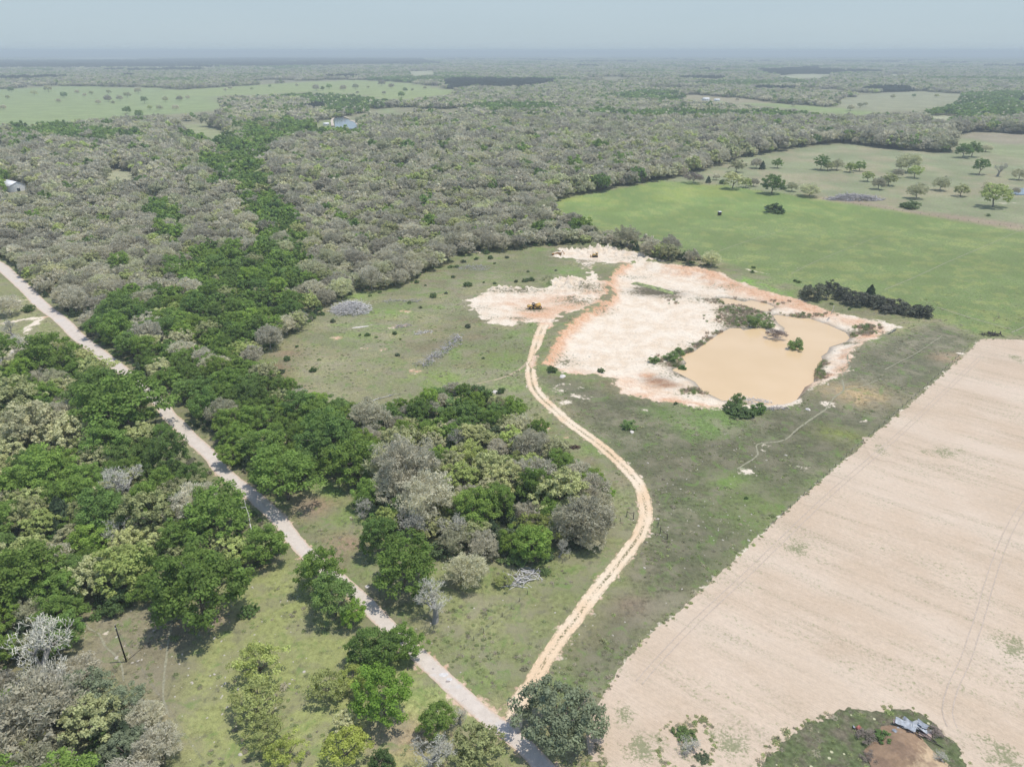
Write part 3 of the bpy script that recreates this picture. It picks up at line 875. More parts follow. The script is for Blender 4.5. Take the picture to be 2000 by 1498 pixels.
M_BARK = m.m
m = Mat("grey lichened bark")
m.bsdf(m.mix(m.noise(3, 4), (.24, .225, .20), (.42, .40, .355)), .95, .1)
M_PALEBARK = m.m


def unit(v):
    return v / (np.linalg.norm(v, axis=-1, keepdims=True) + 1e-9)


def quads_at(P, N, U, w, l):
    """quads centred at P, facing N, long axis near U"""
    U = unit(U - (U * N).sum(1)[:, None] * N)
    V = np.cross(N, U)
    U, V = U * (l / 2)[:, None], V * (w / 2)[:, None]
    return np.stack([P - U - V, P + U - V * .8, P + U + V * .8, P - U + V], 1)


def crown_pts(rng, ncl, vz, zc, low=-.45, lobes=0):
    """centres of the leaf clumps of a crown of radius 1"""
    d = unit(rng.normal(size=(ncl * 3, 3)))
    d = d[d[:, 2] > low][:ncl]
    ph, k1 = rng.uniform(0, 6.28, 4), rng.integers(2, 5)
    az = np.arctan2(d[:, 1], d[:, 0])
    lump = 1 + .13 * np.sin(az * k1 + ph[0]) + .10 * np.sin(az * (k1 + 2) + ph[1]) + .12 * np.sin(d[:, 2] * 4 + ph[2] + az)
    rad = np.where(rng.random(len(d)) < .22, rng.uniform(.3, .65, len(d)), rng.uniform(.70, .93, len(d))) * lump
    c = d * rad[:, None]
    c[:, 2] = c[:, 2] * vz + zc
    c[:, 2] = np.maximum(c[:, 2], .12)
    return c


def leaf_crown(seed, ncl=46, nl=52, leaf=.095, vz=.78, zc=.98, low=-.45, rc=(.20, .34), asp=1.0, out=0.0, flat=.8):
    rng = np.random.default_rng(seed)
    c = crown_pts(rng, ncl, vz, zc, low)
    ncl = len(c)
    tone = rng.random(ncl)
    r = rng.uniform(rc[0], rc[1], ncl)
    ci = np.repeat(np.arange(ncl), nl)
    d = unit(rng.normal(size=(len(ci), 3)))
    d[:, 2] = np.where(d[:, 2] < -.3, -d[:, 2], d[:, 2])
    P = c[ci] + d * (r[ci] * rng.random(len(ci)) ** .45)[:, None] * np.array([1, 1, flat])
    P[:, 2] = np.maximum(P[:, 2], .04)
    outw = unit(P - np.array([0, 0, zc * .6]))
    N = unit(d * .9 + rng.normal(size=d.shape) * .5 + np.array([0, 0, .28]))
    if out:
        U = unit(outw * out + rng.normal(size=d.shape) * .55)
        N = unit(np.cross(U, rng.normal(size=d.shape)))
    else:
        U = rng.normal(size=d.shape)
    s = leaf * rng.uniform(.6, 1.35, len(ci))
    Q = quads_at(P, N, U, s, s * asp)
    tn = np.clip(tone[ci] * .6 + rng.random(len(ci)) * .4, 0, 1)
    k95 = np.percentile(np.hypot(P[:, 0], P[:, 1]), 95)
    Q = Q * np.array([1 / k95, 1 / k95, 1 / k95 ** .5])
    return Q, tn


def mesh_quads(name, Q, tone, mat):
    n = len(Q)
    me = mesh_np(name, Q.reshape(-1, 3), np.arange(n * 4).reshape(n, 4), mat)
    a = me.attributes.new("tone", 'FLOAT', 'FACE')
    a.data.foreach_set("value", tone.astype(np.float32))
    return me


def trunk_mesh(seed, h=.85, r=.06, limbs=6, mat=None, spread=.6, name="trunk"):
    rng = random.Random(seed)
    b = MB()
    x = y = 0
    pts = [(0, 0, -.05)]
    for k in range(1, 4):
        x += rng.uniform(-.05, .05)
        y += rng.uniform(-.05, .05)
        pts.append((x, y, h * k / 4))
    b.path(pts, r, r * .65, 6)
    for k in range(limbs):
        t = 2 * math.pi * k / limbs + rng.uniform(-.4, .4)
        L = spread * rng.uniform(.75, 1.15)
        z0 = h * rng.uniform(.45, .75)
        up = rng.uniform(.35, .75)
        p1 = (x + .5 * L * math.cos(t), y + .5 * L * math.sin(t), z0 + .5 * up)
        p2 = (x + L * math.cos(t + .2), y + L * math.sin(t + .2), z0 + up)
        b.path([(x * .7, y * .7, z0), p1, p2], r * .5, r * .16, 4)
    return mesh_np(name, b.v, [q for q in (b.q, b.t) if q], mat or M_BARK)


def branch_tree(seed, H=2.0, spread=.85, levels=5, r0=.05, bark=None, twig=None):
    """a bare tree of crown radius about 1: trunk with limbs, and the twigs as the crown"""
    rng = np.random.default_rng(seed)
    tr = MB()
    tw, tn = [], []

    def grow(p, d, L, r, lev):
        steps = 2
        for s in range(steps):
            d = unit(d + rng.normal(size=3) * .22 + np.array([0, 0, .05]))
            q = p + d * L / steps
            if lev <= 2: tr.tube(p, q, r, r * .8, 5 if lev < 2 else 4, cap=False)
            else:
                tw.append((p, q, r))
            p, r = q, r * .8
            if lev >= 2 and lev < levels and rng.random() < .8:
                grow(p, unit(d + rng.normal(size=3) * .75), L * .62, r * .6, lev + 1)
        if lev < levels:
            for k in range(3 if lev else 4):
                a = 2 * math.pi * (k + rng.random() * .6) / 3
                side = np.array([math.cos(a), math.sin(a), rng.uniform(-.1, .55)])
                grow(p, unit(d * .55 + side * (.95 if lev == 0 else .8)), L * rng.uniform(.6, .82), r * .66, lev + 1)
    grow(np.array([0, 0, -.03]), np.array([rng.normal() * .1, rng.normal() * .1, 1]), H * .15, r0, 0)
    A = np.array([t[0] for t in tw])
    B = np.array([t[1] for t in tw])
    r = np.array([t[2] for t in tw])
    ext = np.percentile(np.hypot(B[:, 0], B[:, 1]), 92)
    k, kz = 1 / ext, H / np.percentile(B[:, 2], 97)
    sc = np.array([k, k, kz])
    A, B = A * sc, B * sc
    U = B - A
    L = np.linalg.norm(U, axis=1)
    out = []
    for turn in (0, 1):
        N = unit(np.cross(U, rng.normal(size=U.shape)))
        out.append(quads_at((A + B) / 2, N, unit(U), np.maximum(r * 2.2, .014), L * 1.05))
    Q = np.concatenate(out)
    tv = np.array(tr.v) * sc
    return mesh_np("trunk", tv, [q for q in (tr.q, tr.t) if q], bark or M_PALEBARK), Q, rng.random(len(Q))


# ---- one set of shapes per kind; crown radius 1, so an object's scale is its crown radius in metres
HEIGHT = dict(leafy_tree=1.75, budding_tree=1.62, grey_tree=1.7, juniper=2.5, shrub=.9, hedge_bush=.9, live_oak=1.35, mesquite=1.35, bare_tree=1.9, willow_bush=1.1, brush_bush=.9)
KINDS = {}


def add_kind(kind, variants):
    KINDS[kind] = variants


def lk(seed, mat, name="crown", **kw):
    Q, t = leaf_crown(seed, **kw)
    return mesh_quads(name, Q, t, mat)


add_kind("leafy_tree", [(trunk_mesh(s, .9, .05), lk(s, M_LEAFY, ncl=105 + s % 5, nl=92, leaf=.045, vz=.82 - .03 * (s % 4), zc=.86, low=-.6, rc=(.13, .24))) for s in range(1, 7)]
         + [(trunk_mesh(9, 1.0, .05), lk(9, M_LEAFY, ncl=100, nl=90, leaf=.045, vz=1.0, zc=1.1, rc=(.13, .24)))])
add_kind("bright_tree", [(trunk_mesh(s, .9, .05), lk(s + 40, M_BRIGHT, ncl=95, nl=88, leaf=.045, vz=.85, zc=.95, rc=(.13, .24))) for s in range(1, 4)])
add_kind("budding_tree", [(trunk_mesh(s + 20, .85, .055), lk(s + 100, M_BUD, ncl=110, nl=52, leaf=.044, vz=.76, zc=.80, low=-.55, rc=(.10, .19), asp=1.5)) for s in range(1, 6)])


def grey_crown(s):
    Q1, t1 = leaf_crown(s, ncl=95, nl=58, leaf=.019, vz=.76, zc=.82, low=-.55, rc=(.14, .25), asp=6.5, out=.8)
    Q2, t2 = leaf_crown(s + 1, ncl=80, nl=26, leaf=.042, vz=.74, zc=.80, low=-.55, rc=(.13, .24), asp=1.4)
    return mesh_quads("crown", np.concatenate([Q1, Q2]), np.concatenate([t1, t2 * .7]), M_GREY)


add_kind("grey_tree", [(trunk_mesh(s + 30, .95, .055, mat=M_PALEBARK), grey_crown(s + 200)) for s in range(1, 6)])


def jun_crown(s):
    rng = np.random.default_rng(s)
    n = 1500
    z = rng.random(n) ** .8
    rad = (1 - z) ** .75 * (.65 + .5 * rng.random(n)) * (1 + .15 * np.sin(z * 19 + s))
    a = rng.random(n) * 6.283
    P = np.stack([rad * np.cos(a), rad * np.sin(a), .1 + 2.35 * z], 1)
    N = unit(np.stack([np.cos(a), np.sin(a), np.full(n, .5)], 1) + rng.normal(size=(n, 3)) * .5)
    s_ = .14 * rng.uniform(.6, 1.3, n)
    return mesh_quads("crown", quads_at(P, N, rng.normal(size=(n, 3)), s_, s_ * 1.5), rng.random(n), M_JUN)


add_kind("juniper", [(trunk_mesh(s + 60, 1.6, .06, 0), jun_crown(s + 300)) for s in range(1, 4)])
add_kind("shrub", [(trunk_mesh(s + 70, .4, .05, 5, spread=.5, name="stem"), lk(s + 400, M_SHRUB, ncl=60, nl=60, leaf=.07, vz=.6, zc=.34, low=-.8, rc=(.15, .27))) for s in range(1, 5)])
M_HEDGE = leaf_mat("dull hedge leaves", [(.17, .185, .115), (.145, .155, .105), (.20, .20, .15)], .25)
add_kind("hedge_bush", [(trunk_mesh(s + 75, .4, .05, 5, spread=.5, name="stem"), lk(s + 450, M_HEDGE, ncl=60, nl=60, leaf=.065, vz=.6, zc=.34, low=-.8, rc=(.15, .27))) for s in range(1, 4)])
add_kind("live_oak", [(trunk_mesh(s + 80, .7, .06), lk(s + 500, M_OAK, ncl=130, nl=80, leaf=.034, vz=.64, zc=.68, low=-.5, rc=(.11, .2), asp=1.5)) for s in range(1, 3)])
add_kind("mesquite", [(trunk_mesh(s + 90, .6, .05, 8, spread=.7), lk(s + 600, M_MESQ, ncl=60, nl=52, leaf=.042, vz=.6, zc=.68, low=-.3, rc=(.13, .24), asp=1.5)) for s in range(1, 4)])
add_kind("willow_bush", [(trunk_mesh(s + 95, .5, .04, 7, spread=.6, name="stem"), lk(s + 700, M_WILLOW, ncl=30, nl=64, leaf=.048, vz=.75, zc=.36, low=-.85, rc=(.2, .34), asp=3.0, out=.8)) for s in range(1, 3)])
add_kind("brush_bush", [(trunk_mesh(s + 97, .4, .03, 8, spread=.6, name="stem"), lk(s + 800, M_BRUSHW, ncl=26, nl=56, leaf=.028, vz=.45, zc=.42, low=-.3, rc=(.22, .36), asp=6.0, out=.9)) for s in range(1, 3)])


def bare_var(s):
    t, Q, tn = branch_tree(s, 1.9, levels=5, r0=.075)
    return t, mesh_quads("crown", Q, tn, M_BARE)


add_kind("bare_tree", [bare_var(s) for s in (3, 5, 8, 11)])
ONE_NAME = {"bright_tree": "leafy_tree"}

# ---- tree records: kind, x, y, radius, turn, label
TREES = []


def place_from_px(kind, cx, cy, w, label=None, zbase=None, sq=1.0, group=None, cat=None):
    hr = HEIGHT.get(kind, 1.75)
    rad = 4.0
    for _ in range(5):
        hc = .55 * hr * rad * sq + (zbase or 0)
        x, y, z = G(cx, cy, hc)
        dep = y * cp - (z - CAM_H) * sp
        rad = w * dep / FPX / 2
    TREES.append(dict(kind=kind, x=x, y=y, r=rad, label=label, hand=True, z=zbase, sq=sq, group=group, cat=cat))


L_, B_, G_, J_, S_, O_, Q_, D_, W_, U_, T_ = "leafy_tree", "budding_tree", "grey_tree", "juniper", "shrub", "live_oak", "mesquite", "bare_tree", "willow_bush", "brush_bush", "bright_tree"
HAND = [
    # near the road and the track junction
    (O_, 1090, 1392, 160, "big dull green live oak at the corner where track meets road"),
    (L_, 790, 1100, 122, "big dense round green tree at the thicket's lower tip by the road", 1.05),
    (L_, 738, 1040, 76, "tall narrow green tree squeezed behind the big round one by the road", 1.3),
    (D_, 847, 1182, 78, "pale lichened bare tree standing alone below the big round green tree"),
    (G_, 910, 1112, 74, "silvery bare round tree beside the log pile below the thicket"),
    (L_, 625, 1112, 82, "green tree overhanging the road, upper one of the roadside trio", 1.2),
    (L_, 652, 1168, 86, "darker green tree, middle one of the roadside trio", 1.0),
    (T_, 688, 1198, 54, "small lime green tree, lowest of the roadside trio"),
    (L_, 728, 1262, 92, "dark open green tree with pale limbs hanging over the road"),
    (L_, 790, 1252, 76, "dark green crown leaning across the road above its shadow"),
    (T_, 745, 1358, 118, "bright green rounded tree below the two dark crowns at the road"),
    (Q_, 503, 1292, 84, "yellow green mesquite at the top of the meadow clump"),
    (Q_, 497, 1368, 82, "mesquite with dark inner twigs under the clump's topmost one"),
    (Q_, 520, 1432, 66, "mesquite in the meadow clump just above the photo's lower edge"),
    (Q_, 556, 1468, 66, "pale mesquite at the lower photo edge beside its twin in the clump"),
    (Q_, 640, 1340, 66, "pale mesquite beside the bright rounded tree at the road"),
    (Q_, 690, 1325, 58, "small mesquite wedged between pale mesquite and bright rounded tree"),
    (B_, 680, 1410, 56, "straggly half bare tree under the bright rounded tree"),
    (Q_, 675, 1460, 78, "dull mesquite by the lower photo edge below the straggly tree"),
    (S_, 745, 1482, 48, "round green bush at the lower photo edge near the road"),
    (L_, 852, 1412, 70, "light green conical tree on the verge just below the road"),
    (D_, 898, 1396, 40, "small dark twiggy tree touching the lower verge of the road"),
    (B_, 935, 1462, 104, "yellowish budding tree at the lower photo edge beside the road"),
    (D_, 838, 1470, 84, "grey bare tree between the conical green and the yellowish budding tree"),
    # lower left corner
    (D_, 50, 1278, 150, "sprawling pale grey bare tree against the dark green tree"),
    (G_, 60, 1385, 165, "wide grey leafing tree lowest but one in the corner wood"),
    (D_, 105, 1345, 110, "bare grey tree between the sprawling pale one and olive tree"),
    (O_, 165, 1350, 110, "olive green tree just below the foot of the utility pole"),
    (O_, 232, 1378, 92, "smaller olive tree joined to the one below the utility pole"),
    (G_, 282, 1392, 62, "grey twiggy tree under the smaller olive tree"),
    (G_, 308, 1450, 82, "silver grey twig ball by the cattle path near the lower photo edge"),
    (O_, 240, 1462, 84, "dark olive tree beside the silver grey twig ball"),
    (T_, 176, 1484, 30, "small bright bush by the bleached fallen tree"),
    (B_, 30, 1470, 96, "budding grey green tree in the photo's lower corner"),
    (S_, 122, 1320, 30, "lime green bush among the grey trees of the lower corner"),
    (G_, 62, 1192, 62, "grey dead crown poking from the dark green trees"),
    (L_, 40, 1120, 140, "very dark broad tree above the grey dead crown"),
    (L_, 110, 1150, 90, "dark green tree beside the grey dead crown"),
    (L_, 120, 1235, 84, "lower dark green tree at the rocky clearing's edge"),
    (S_, 188, 1200, 26, "low round bush alone on the stony clearing by the wood"),
    (B_, 232, 1108, 112, "rounded yellow budding oak overlooking the stony clearing"),
    (S_, 222, 1172, 70, "grey green scrub at the foot of the rounded budding oak"),
    (L_, 385, 1135, 172, "massive dark green tree at the meadow edge, largest in view", 1.1),
    (L_, 420, 1000, 126, "broad bright green tree between massive dark one and the road"),
    (L_, 350, 1045, 90, "green tree filling the gap above the massive dark tree"),
    (L_, 512, 1062, 88, "green tree on the road's near verge beside the massive dark tree"),
    (S_, 486, 1190, 38, "single green bush on the meadow beside the massive dark tree"),
    (B_, 285, 1000, 118, "large domed yellow budding oak deep in the left wood"),
    (L_, 205, 1005, 96, "green tree touching the large domed budding oak"),
    (D_, 232, 1047, 66, "dead grey tree below the large domed budding oak"),
    (L_, 180, 1050, 80, "mid green tree beside the dead grey tree of the left wood"),
    (D_, 252, 938, 74, "silvery dead tree above the large domed budding oak"),
    (L_, 85, 915, 110, "broad green tree by the narrow trail in the left wood"),
    (L_, 150, 955, 78, "green tree with a dead top near the broad one by the trail"),
    (J_, 115, 995, 52, "dark olive cedar beside the narrow trail through the left wood"),
    (L_, 332, 893, 70, "tall green tree whose crown reaches the road's near side", 1.25),
    (L_, 372, 930, 58, "pointed green tree leaning over the road's near edge", 1.2),
    (L_, 238, 785, 160, "wide low green tree covering the hidden stretch of road", .85),
    (L_, 190, 762, 110, "green crown above the wide low tree by the hidden road"),
    (L_, 90, 690, 100, "dark green tree at the foot of the pale driveway loop"),
    (B_, 185, 718, 64, "pale budding crown between green trees near the road's bend", .9),
    (B_, 120, 705, 60, "pale budding crown next to the dark tree by the driveway"),
    (L_, 314, 848, 40, "green tree on the road's near side where the road reappears"),
    (B_, 60, 830, 120, "pale yellow green budding oak, largest of the left wood's pale patch"),
    (B_, 130, 845, 90, "second pale budding oak of the left wood's pale patch"),
    (B_, 30, 770, 90, "greyish budding oak above the left wood's pale patch"),
    (L_, 200, 860, 90, "green tree between the pale patch and the tall roadside tree"),
    # far side of the road
    (L_, 222, 635, 66, "rounded green tree by the road's upper bend, nearer of two"),
    (L_, 232, 605, 72, "rounded green tree by the road's upper bend, farther of two"),
    (L_, 556, 932, 130, "broad dark green tree spreading over the far verge of the road", .8),
    (L_, 453, 882, 56, "green tree on the far verge shading the road"),
    (L_, 514, 866, 78, "green tree between the shaded road and the broad dark tree"),
    (L_, 600, 905, 60, "bright green tree at the edge of the lush hollow"),
    (L_, 640, 850, 120, "large green tree above the lush hollow beside the thicket"),
    (L_, 690, 892, 104, "large dark green tree at the head of the lush hollow"),
    (L_, 720, 962, 62, "narrow green tree between the lush hollow and silver trees"),
    (D_, 705, 990, 44, "small dead tree below the narrow green one by the hollow"),
    (G_, 722, 812, 76, "silver grey tree at the clearing's lower edge"),
    (L_, 820, 800, 52, "vivid round green tree at the thicket's upper edge"),
    (S_, 665, 790, 40, "dull bush beside fallen trunks at the clearing's lower edge"),
    # thicket
    (G_, 792, 905, 118, "tall silver grey tree dominating the thicket's near side", 1.2),
    (G_, 830, 970, 108, "second tall silver grey tree in front of the dominating one", 1.2),
    (G_, 765, 950, 80, "grey twiggy tree between the narrow green and tall silver trees"),
    (D_, 800, 1020, 70, "pale bare tree just behind the big round green tree by the road"),
    (B_, 886, 985, 64, "grey green budding tree beside the tall silver pair"),
    (B_, 880, 905, 60, "pale budding tree behind the tall silver pair"),
    (Q_, 918, 888, 62, "yellow green tree near the middle of the thicket"),
    (B_, 985, 935, 84, "yellow budding oak, tallest of the thicket's middle"),
    (Q_, 1018, 902, 46, "small yellow tree behind the tallest budding oak of the thicket"),
    (B_, 960, 955, 60, "yellow budding oak leaning on the tallest one in the thicket"),
    (B_, 1100, 960, 104, "broad pale budding oak at the thicket's far right lobe"),
    (G_, 1140, 1010, 108, "broad grey tree ending the thicket beside the track's outer bend"),
    (G_, 1168, 985, 60, "grey crown on the track side of the broad grey tree"),
    (G_, 1152, 1048, 56, "drooping grey tree at the foot of the broad grey tree"),
    (Q_, 1048, 1032, 70, "bright yellow green oak at the thicket's lower front"),
    (G_, 1085, 1032, 56, "pale grey tree touching the bright yellow green oak"),
    (G_, 1036, 1000, 54, "silvery twig ball behind the bright yellow green oak"),
    (B_, 925, 1035, 64, "pale budding tree beside dead limbs at the thicket's front"),
    (G_, 945, 1062, 58, "greyish tree at the very front of the thicket"),
    (D_, 878, 1030, 56, "dead limbs of a bare tree at the thicket's front"),
    (D_, 1092, 1072, 36, "broken dead snag standing at the thicket's front corner"),
    (D_, 890, 860, 40, "slim white dead tree in the back of the thicket"),
    (G_, 1040, 870, 70, "grey twiggy tree at the thicket's back edge near the track"),
    (S_, 975, 845, 46, "dark green bush at the thicket's back edge"),
    (S_, 1030, 850, 50, "long green bush at the thicket's back edge beside grey tree"),
    (W_, 1112, 905, 40, "feathery green bush between thicket and track"),
    (T_, 1184, 963, 30, "round bright green bush beside the track's outer bend"),
    (S_, 1162, 965, 26, "small bush next to the round bright one by the track"),
    (S_, 1120, 1058, 40, "bright low bush under the drooping grey tree", .8),
    (S_, 1000, 1000, 60, "dark green scrub filling the thicket's inner gap"),
    (S_, 985, 1050, 70, "green scrub in front of the thicket's inner gap"),
    (S_, 862, 1070, 50, "olive bush beside the big round green tree by the road"),
    (Q_, 985, 1134, 34, "lime green bush below the grey log pile", .7),
    (S_, 1010, 1085, 46, "dark bush above the grey log pile"),
    (S_, 1066, 1115, 22, "small dark cedar bush beside the grey log pile"),
    (S_, 930, 770, 60, "green shrub mass at the thicket's topmost tip"),
    (W_, 865, 770, 56, "pale feathery shrub at the thicket's upper edge"),
    (W_, 880, 800, 60, "straggly pale green tree behind the vivid round one"),
    (S_, 978, 762, 19, "green bush beside a pale boulder above the thicket"),
    # clearing and quarry
    (W_, 1229, 828, 28, "twiggy grey green bush with bare stems right of the track"),
    (S_, 1458, 972, 8, "tiny dark cedar alone on the dark grass by the field"),
    (S_, 1078, 721, 20, "round bush at the bottom of the orange clay bank"),
    (W_, 1279, 691, 22, "small willow bush on the quarry floor, smallest by the pond"),
    (W_, 1314, 685, 28, "long willow bush at the pond's near corner"),
    (W_, 1329, 673, 23, "willow bush behind the long one at the pond's corner"),
    (S_, 1335, 704, 16, "dark bush on the little spit reaching into the pond"),
    (S_, 1350, 671, 12, "tiny dark bush on the bank beside the willow bushes"),
    (W_, 1478, 614, 36, "big willow bush between the small pool and the pond"),
    (W_, 1502, 622, 24, "smaller willow bush touching the big one between pool and pond"),
    (U_, 1517, 640, 36, "reddish brown dry brush standing at the pond's far shore"),
    (W_, 1557, 657, 34, "green willow island growing out of the pond water", 1.1),
    (W_, 1441, 774, 30, "tall green bush on the grassy knob at the pond's near shore", 1.4),
    (S_, 1480, 797, 32, "low leafy bush on the knob beside the tall green one"),
    (S_, 1450, 803, 50, "spreading dark green mound covering the pond's near knob", .6),
    (S_, 1428, 795, 36, "dark mound of brambles at the knob's quarry side", .7),
    # hedge between meadow and quarry
    ("hedge_bush", 1592, 566, 52, "dark hedge bush, first of the hedge counted from the quarry", 1.0),
    ("hedge_bush", 1622, 560, 40, "dark hedge bush, second of the hedge counted from the quarry", 1.0),
    ("hedge_bush", 1648, 572, 46, "greyish hedge bush, third of the hedge counted from the quarry", .9),
    ("hedge_bush", 1676, 582, 46, "dark hedge bush under the hedge's single upright tree", 1.0),
    (J_, 1701, 570, 24, "upright dark tree rising from the hedge by the meadow"),
    ("hedge_bush", 1712, 588, 50, "dark hedge bush just past the hedge's upright tree", .85),
    ("hedge_bush", 1742, 596, 50, "dark hedge bush, third from the hedge's outer end", .85),
    ("hedge_bush", 1772, 603, 46, "dark hedge bush, second from the hedge's outer end", .85),
    ("hedge_bush", 1800, 607, 48, "dark hedge bush at the hedge's outer end", .85),
    (G_, 1390, 505, 34, "pale grey bush ending the tree row above the orange rim"),
    (G_, 1225, 463, 48, "rounded grey dark tree standing above the row behind the quarry"),
    (G_, 1190, 458, 24, "slim grey tree in the row behind the quarry"),
    # meadow and pasture
    (S_, 1514, 407, 38, "lone oval dark bush clump out on the green meadow", .85),
    (J_, 1384, 350, 10, "small column shaped cedar on the meadow's far fence line"),
    (B_, 1433, 351, 38, "olive budding tree on the meadow's far fence line"),
    (B_, 1458, 356, 22, "slim budding tree next to the olive one on the fence line"),
    (G_, 1473, 355, 18, "thin grey tree on the meadow's far fence line"),
    (L_, 1510, 358, 40, "leafy green tree group on the meadow's far fence line"),
    (G_, 1548, 364, 20, "small grey tree between the leafy group and grey thicket"),
    (G_, 1583, 370, 40, "grey dark thicket ending the meadow's far fence line", .7),
    (U_, 1354, 348, 38, "low grey brush at the start of the meadow's far fence line"),
    (B_, 1440, 322, 30, "budding tree at the pasture's forest edge above the fence line"),
    (L_, 1606, 316, 30, "dark green pasture tree, first of a short row"),
    (B_, 1618, 324, 20, "budding pasture tree tucked beside the row's first dark tree"),
    (G_, 1636, 320, 24, "pale grey pasture tree in the middle of a short row"),
    (B_, 1662, 326, 22, "budding pasture tree beside the short row's last dark tree"),
    (L_, 1680, 323, 22, "dark green pasture tree, last of a short row"),
    (G_, 1777, 315, 42, "widest grey pasture tree beyond the others"),
    (B_, 1789, 334, 28, "dark olive pasture tree just below the widest grey one"),
    (B_, 1696, 344, 22, "budding pasture tree nearest the short row"),
    (G_, 1718, 357, 26, "leaning grey pasture tree with a bare trunk"),
    (B_, 1738, 348, 30, "budding pasture tree beside the leaning grey one"),
    (G_, 1755, 337, 20, "small grey pasture tree between widest grey and budding trees"),
    (G_, 1793, 371, 34, "grey pasture tree alone above the brown strip"),
    (S_, 1780, 400, 34, "dark fallen bush clump on the brown strip", .8),
    (G_, 1840, 357, 30, "grey pasture tree leaning with its own shadow beneath"),
    (B_, 1879, 369, 30, "budding pasture tree between leaning grey and twin trees"),
    (B_, 1931, 364, 22, "smaller of the twin budding trees by the pasture pond"),
    (B_, 1946, 379, 54, "larger of the twin budding trees by the pasture pond"),
    (L_, 1916, 326, 28, "round dark green tree alone on the upper pasture"),
    (D_, 1951, 331, 24, "bare white tree beyond the round dark one on the pasture"),
    (G_, 1993, 338, 26, "grey tree at the photo edge on the upper pasture"),
    (L_, 1884, 292, 30, "dark green tree at the far pasture corner, nearer of two"),
    (L_, 1902, 290, 30, "dark green tree at the far pasture corner, farther of two"),
    (G_, 1927, 288, 22, "reddish dark bush row ending the far pasture corner", .7),
    (G_, 1400, 345, 14, "tiny grey tree behind the column shaped cedar on the fence line"),
    (S_, 1412, 355, 16, "low green scrub between cedar and olive tree on the fence line"),
    (S_, 1530, 366, 16, "low dark scrub past the leafy group on the fence line"),
    (G_, 1478, 318, 22, "grey tree at the pasture's forest edge beside darker trees"),
    (J_, 1490, 322, 12, "dark evergreen standing out at the pasture's forest edge"),
    (L_, 1520, 318, 20, "green tree at the pasture's forest edge"),
    (G_, 1762, 322, 20, "grey tree tucked against the widest grey pasture tree"),
    (B_, 1728, 352, 18, "small budding tree between leaning grey and budding pasture trees"),
    (G_, 1985, 372, 16, "small grey tree on the bank of the pasture pond"),
    (S_, 1848, 292, 18, "dark bush before the far pasture corner trees"),
    (S_, 1765, 400, 18, "grey weeds beside the fallen bush on the brown strip"),
    (S_, 1930, 420, 9, "tiny dark bush at the lower end of the brown strip"),
    (G_, 15, 595, 44, "grey bare tree in the yard by the pale driveway"),
    (S_, 55, 602, 24, "dark bush in the yard beside the pale driveway"),
    (D_, 25, 640, 34, "thin bare tree standing right beside the pale driveway"),
    (D_, 48, 668, 36, "faint leafless tree on the pale gravel of the yard"),
]
for e in HAND:
    place_from_px(e[0], e[1], e[2], e[3] * (1.25 if e[0] == Q_ else 1.06), e[4], sq=e[5] if len(e) > 5 else 1.0)
# small cedars and bushes dotted over the clearing
for px, py, w_ in ((914,555,17),(966,553,8),(945,551,6),(1031,530,7),(1026,547,14),(1038,545,15),(1008,549,10),(1064,549,6),(1086,528,6),(990,502,9),(958,502,14),(949,492,15),(966,514,5),(944,699,7),(914,636,15),(800,590,9),(723,577,8),(601,626,13),(650,626,14),(821,600,8),(703,654,6),
                   (718,653,12),(771,650,12),(612,721,17),(580,676,8),(735,658,7),(782,662,6),(624,600,15),(610,618,18),(742,570,8),(831,557,6),(814,550,11),(847,576,17),(871,572,8),(776,692,12),(628,612,14),(560,700,16),(548,725,18),(552,750,16),(585,755,14),(1174,722,16),(1320,786,10),
                   (1560,550,10),(1553,548,8),(1472,522,9),(1470,530,10),(905,510,12),(892,520,10),(885,540,9),(930,505,10),(880,520,12),(1660,600,7),(1625,590,7)):
    place_from_px(S_, px, py, max(w_, 6), None)
# trees dotted over the distant meadows
for px, py, w_ in ((21,176,12),(66,182,12),(93,173,17),(124,185,13),(114,197,9),(210,192,15),(233,191,12),(248,185,13),(269,177,13),(281,196,13),(322,193,13),(292,210,11),(311,210,12),(343,210,13),(247,214,16),(271,222,17),(197,239,20),(191,199,11),(165,186,8),(178,182,9),(150,180,9),(220,200,8),(14,190,9),(6,210,12),(212,180,10),(350,192,12),(366,190,9),
                   (617,171,14),(642,169,11),(670,172,13),(694,169,12),(764,168,12),(750,182,8),(784,185,14),(791,176,10),(805,176,6),(719,171,6),(698,181,6),(745,162,14),(630,173,9),(830,172,8),(450,172,9),(440,176,7),(492,174,7),(527,170,6),(580,167,7),(1744,190,10),(1785,188,8),(1830,188,9),(1680,208,12),(1662,212,14),(1690,206,10),(1550,206,9),(1440,196,7)):
    k = G_ if (px * 7 + py) % 5 < 3 else (L_ if (px + py) % 2 else B_)
    place_from_px(k, px, py - 1, w_, "single tree dotted over the distant green meadows", group="trees dotted over the distant meadows")

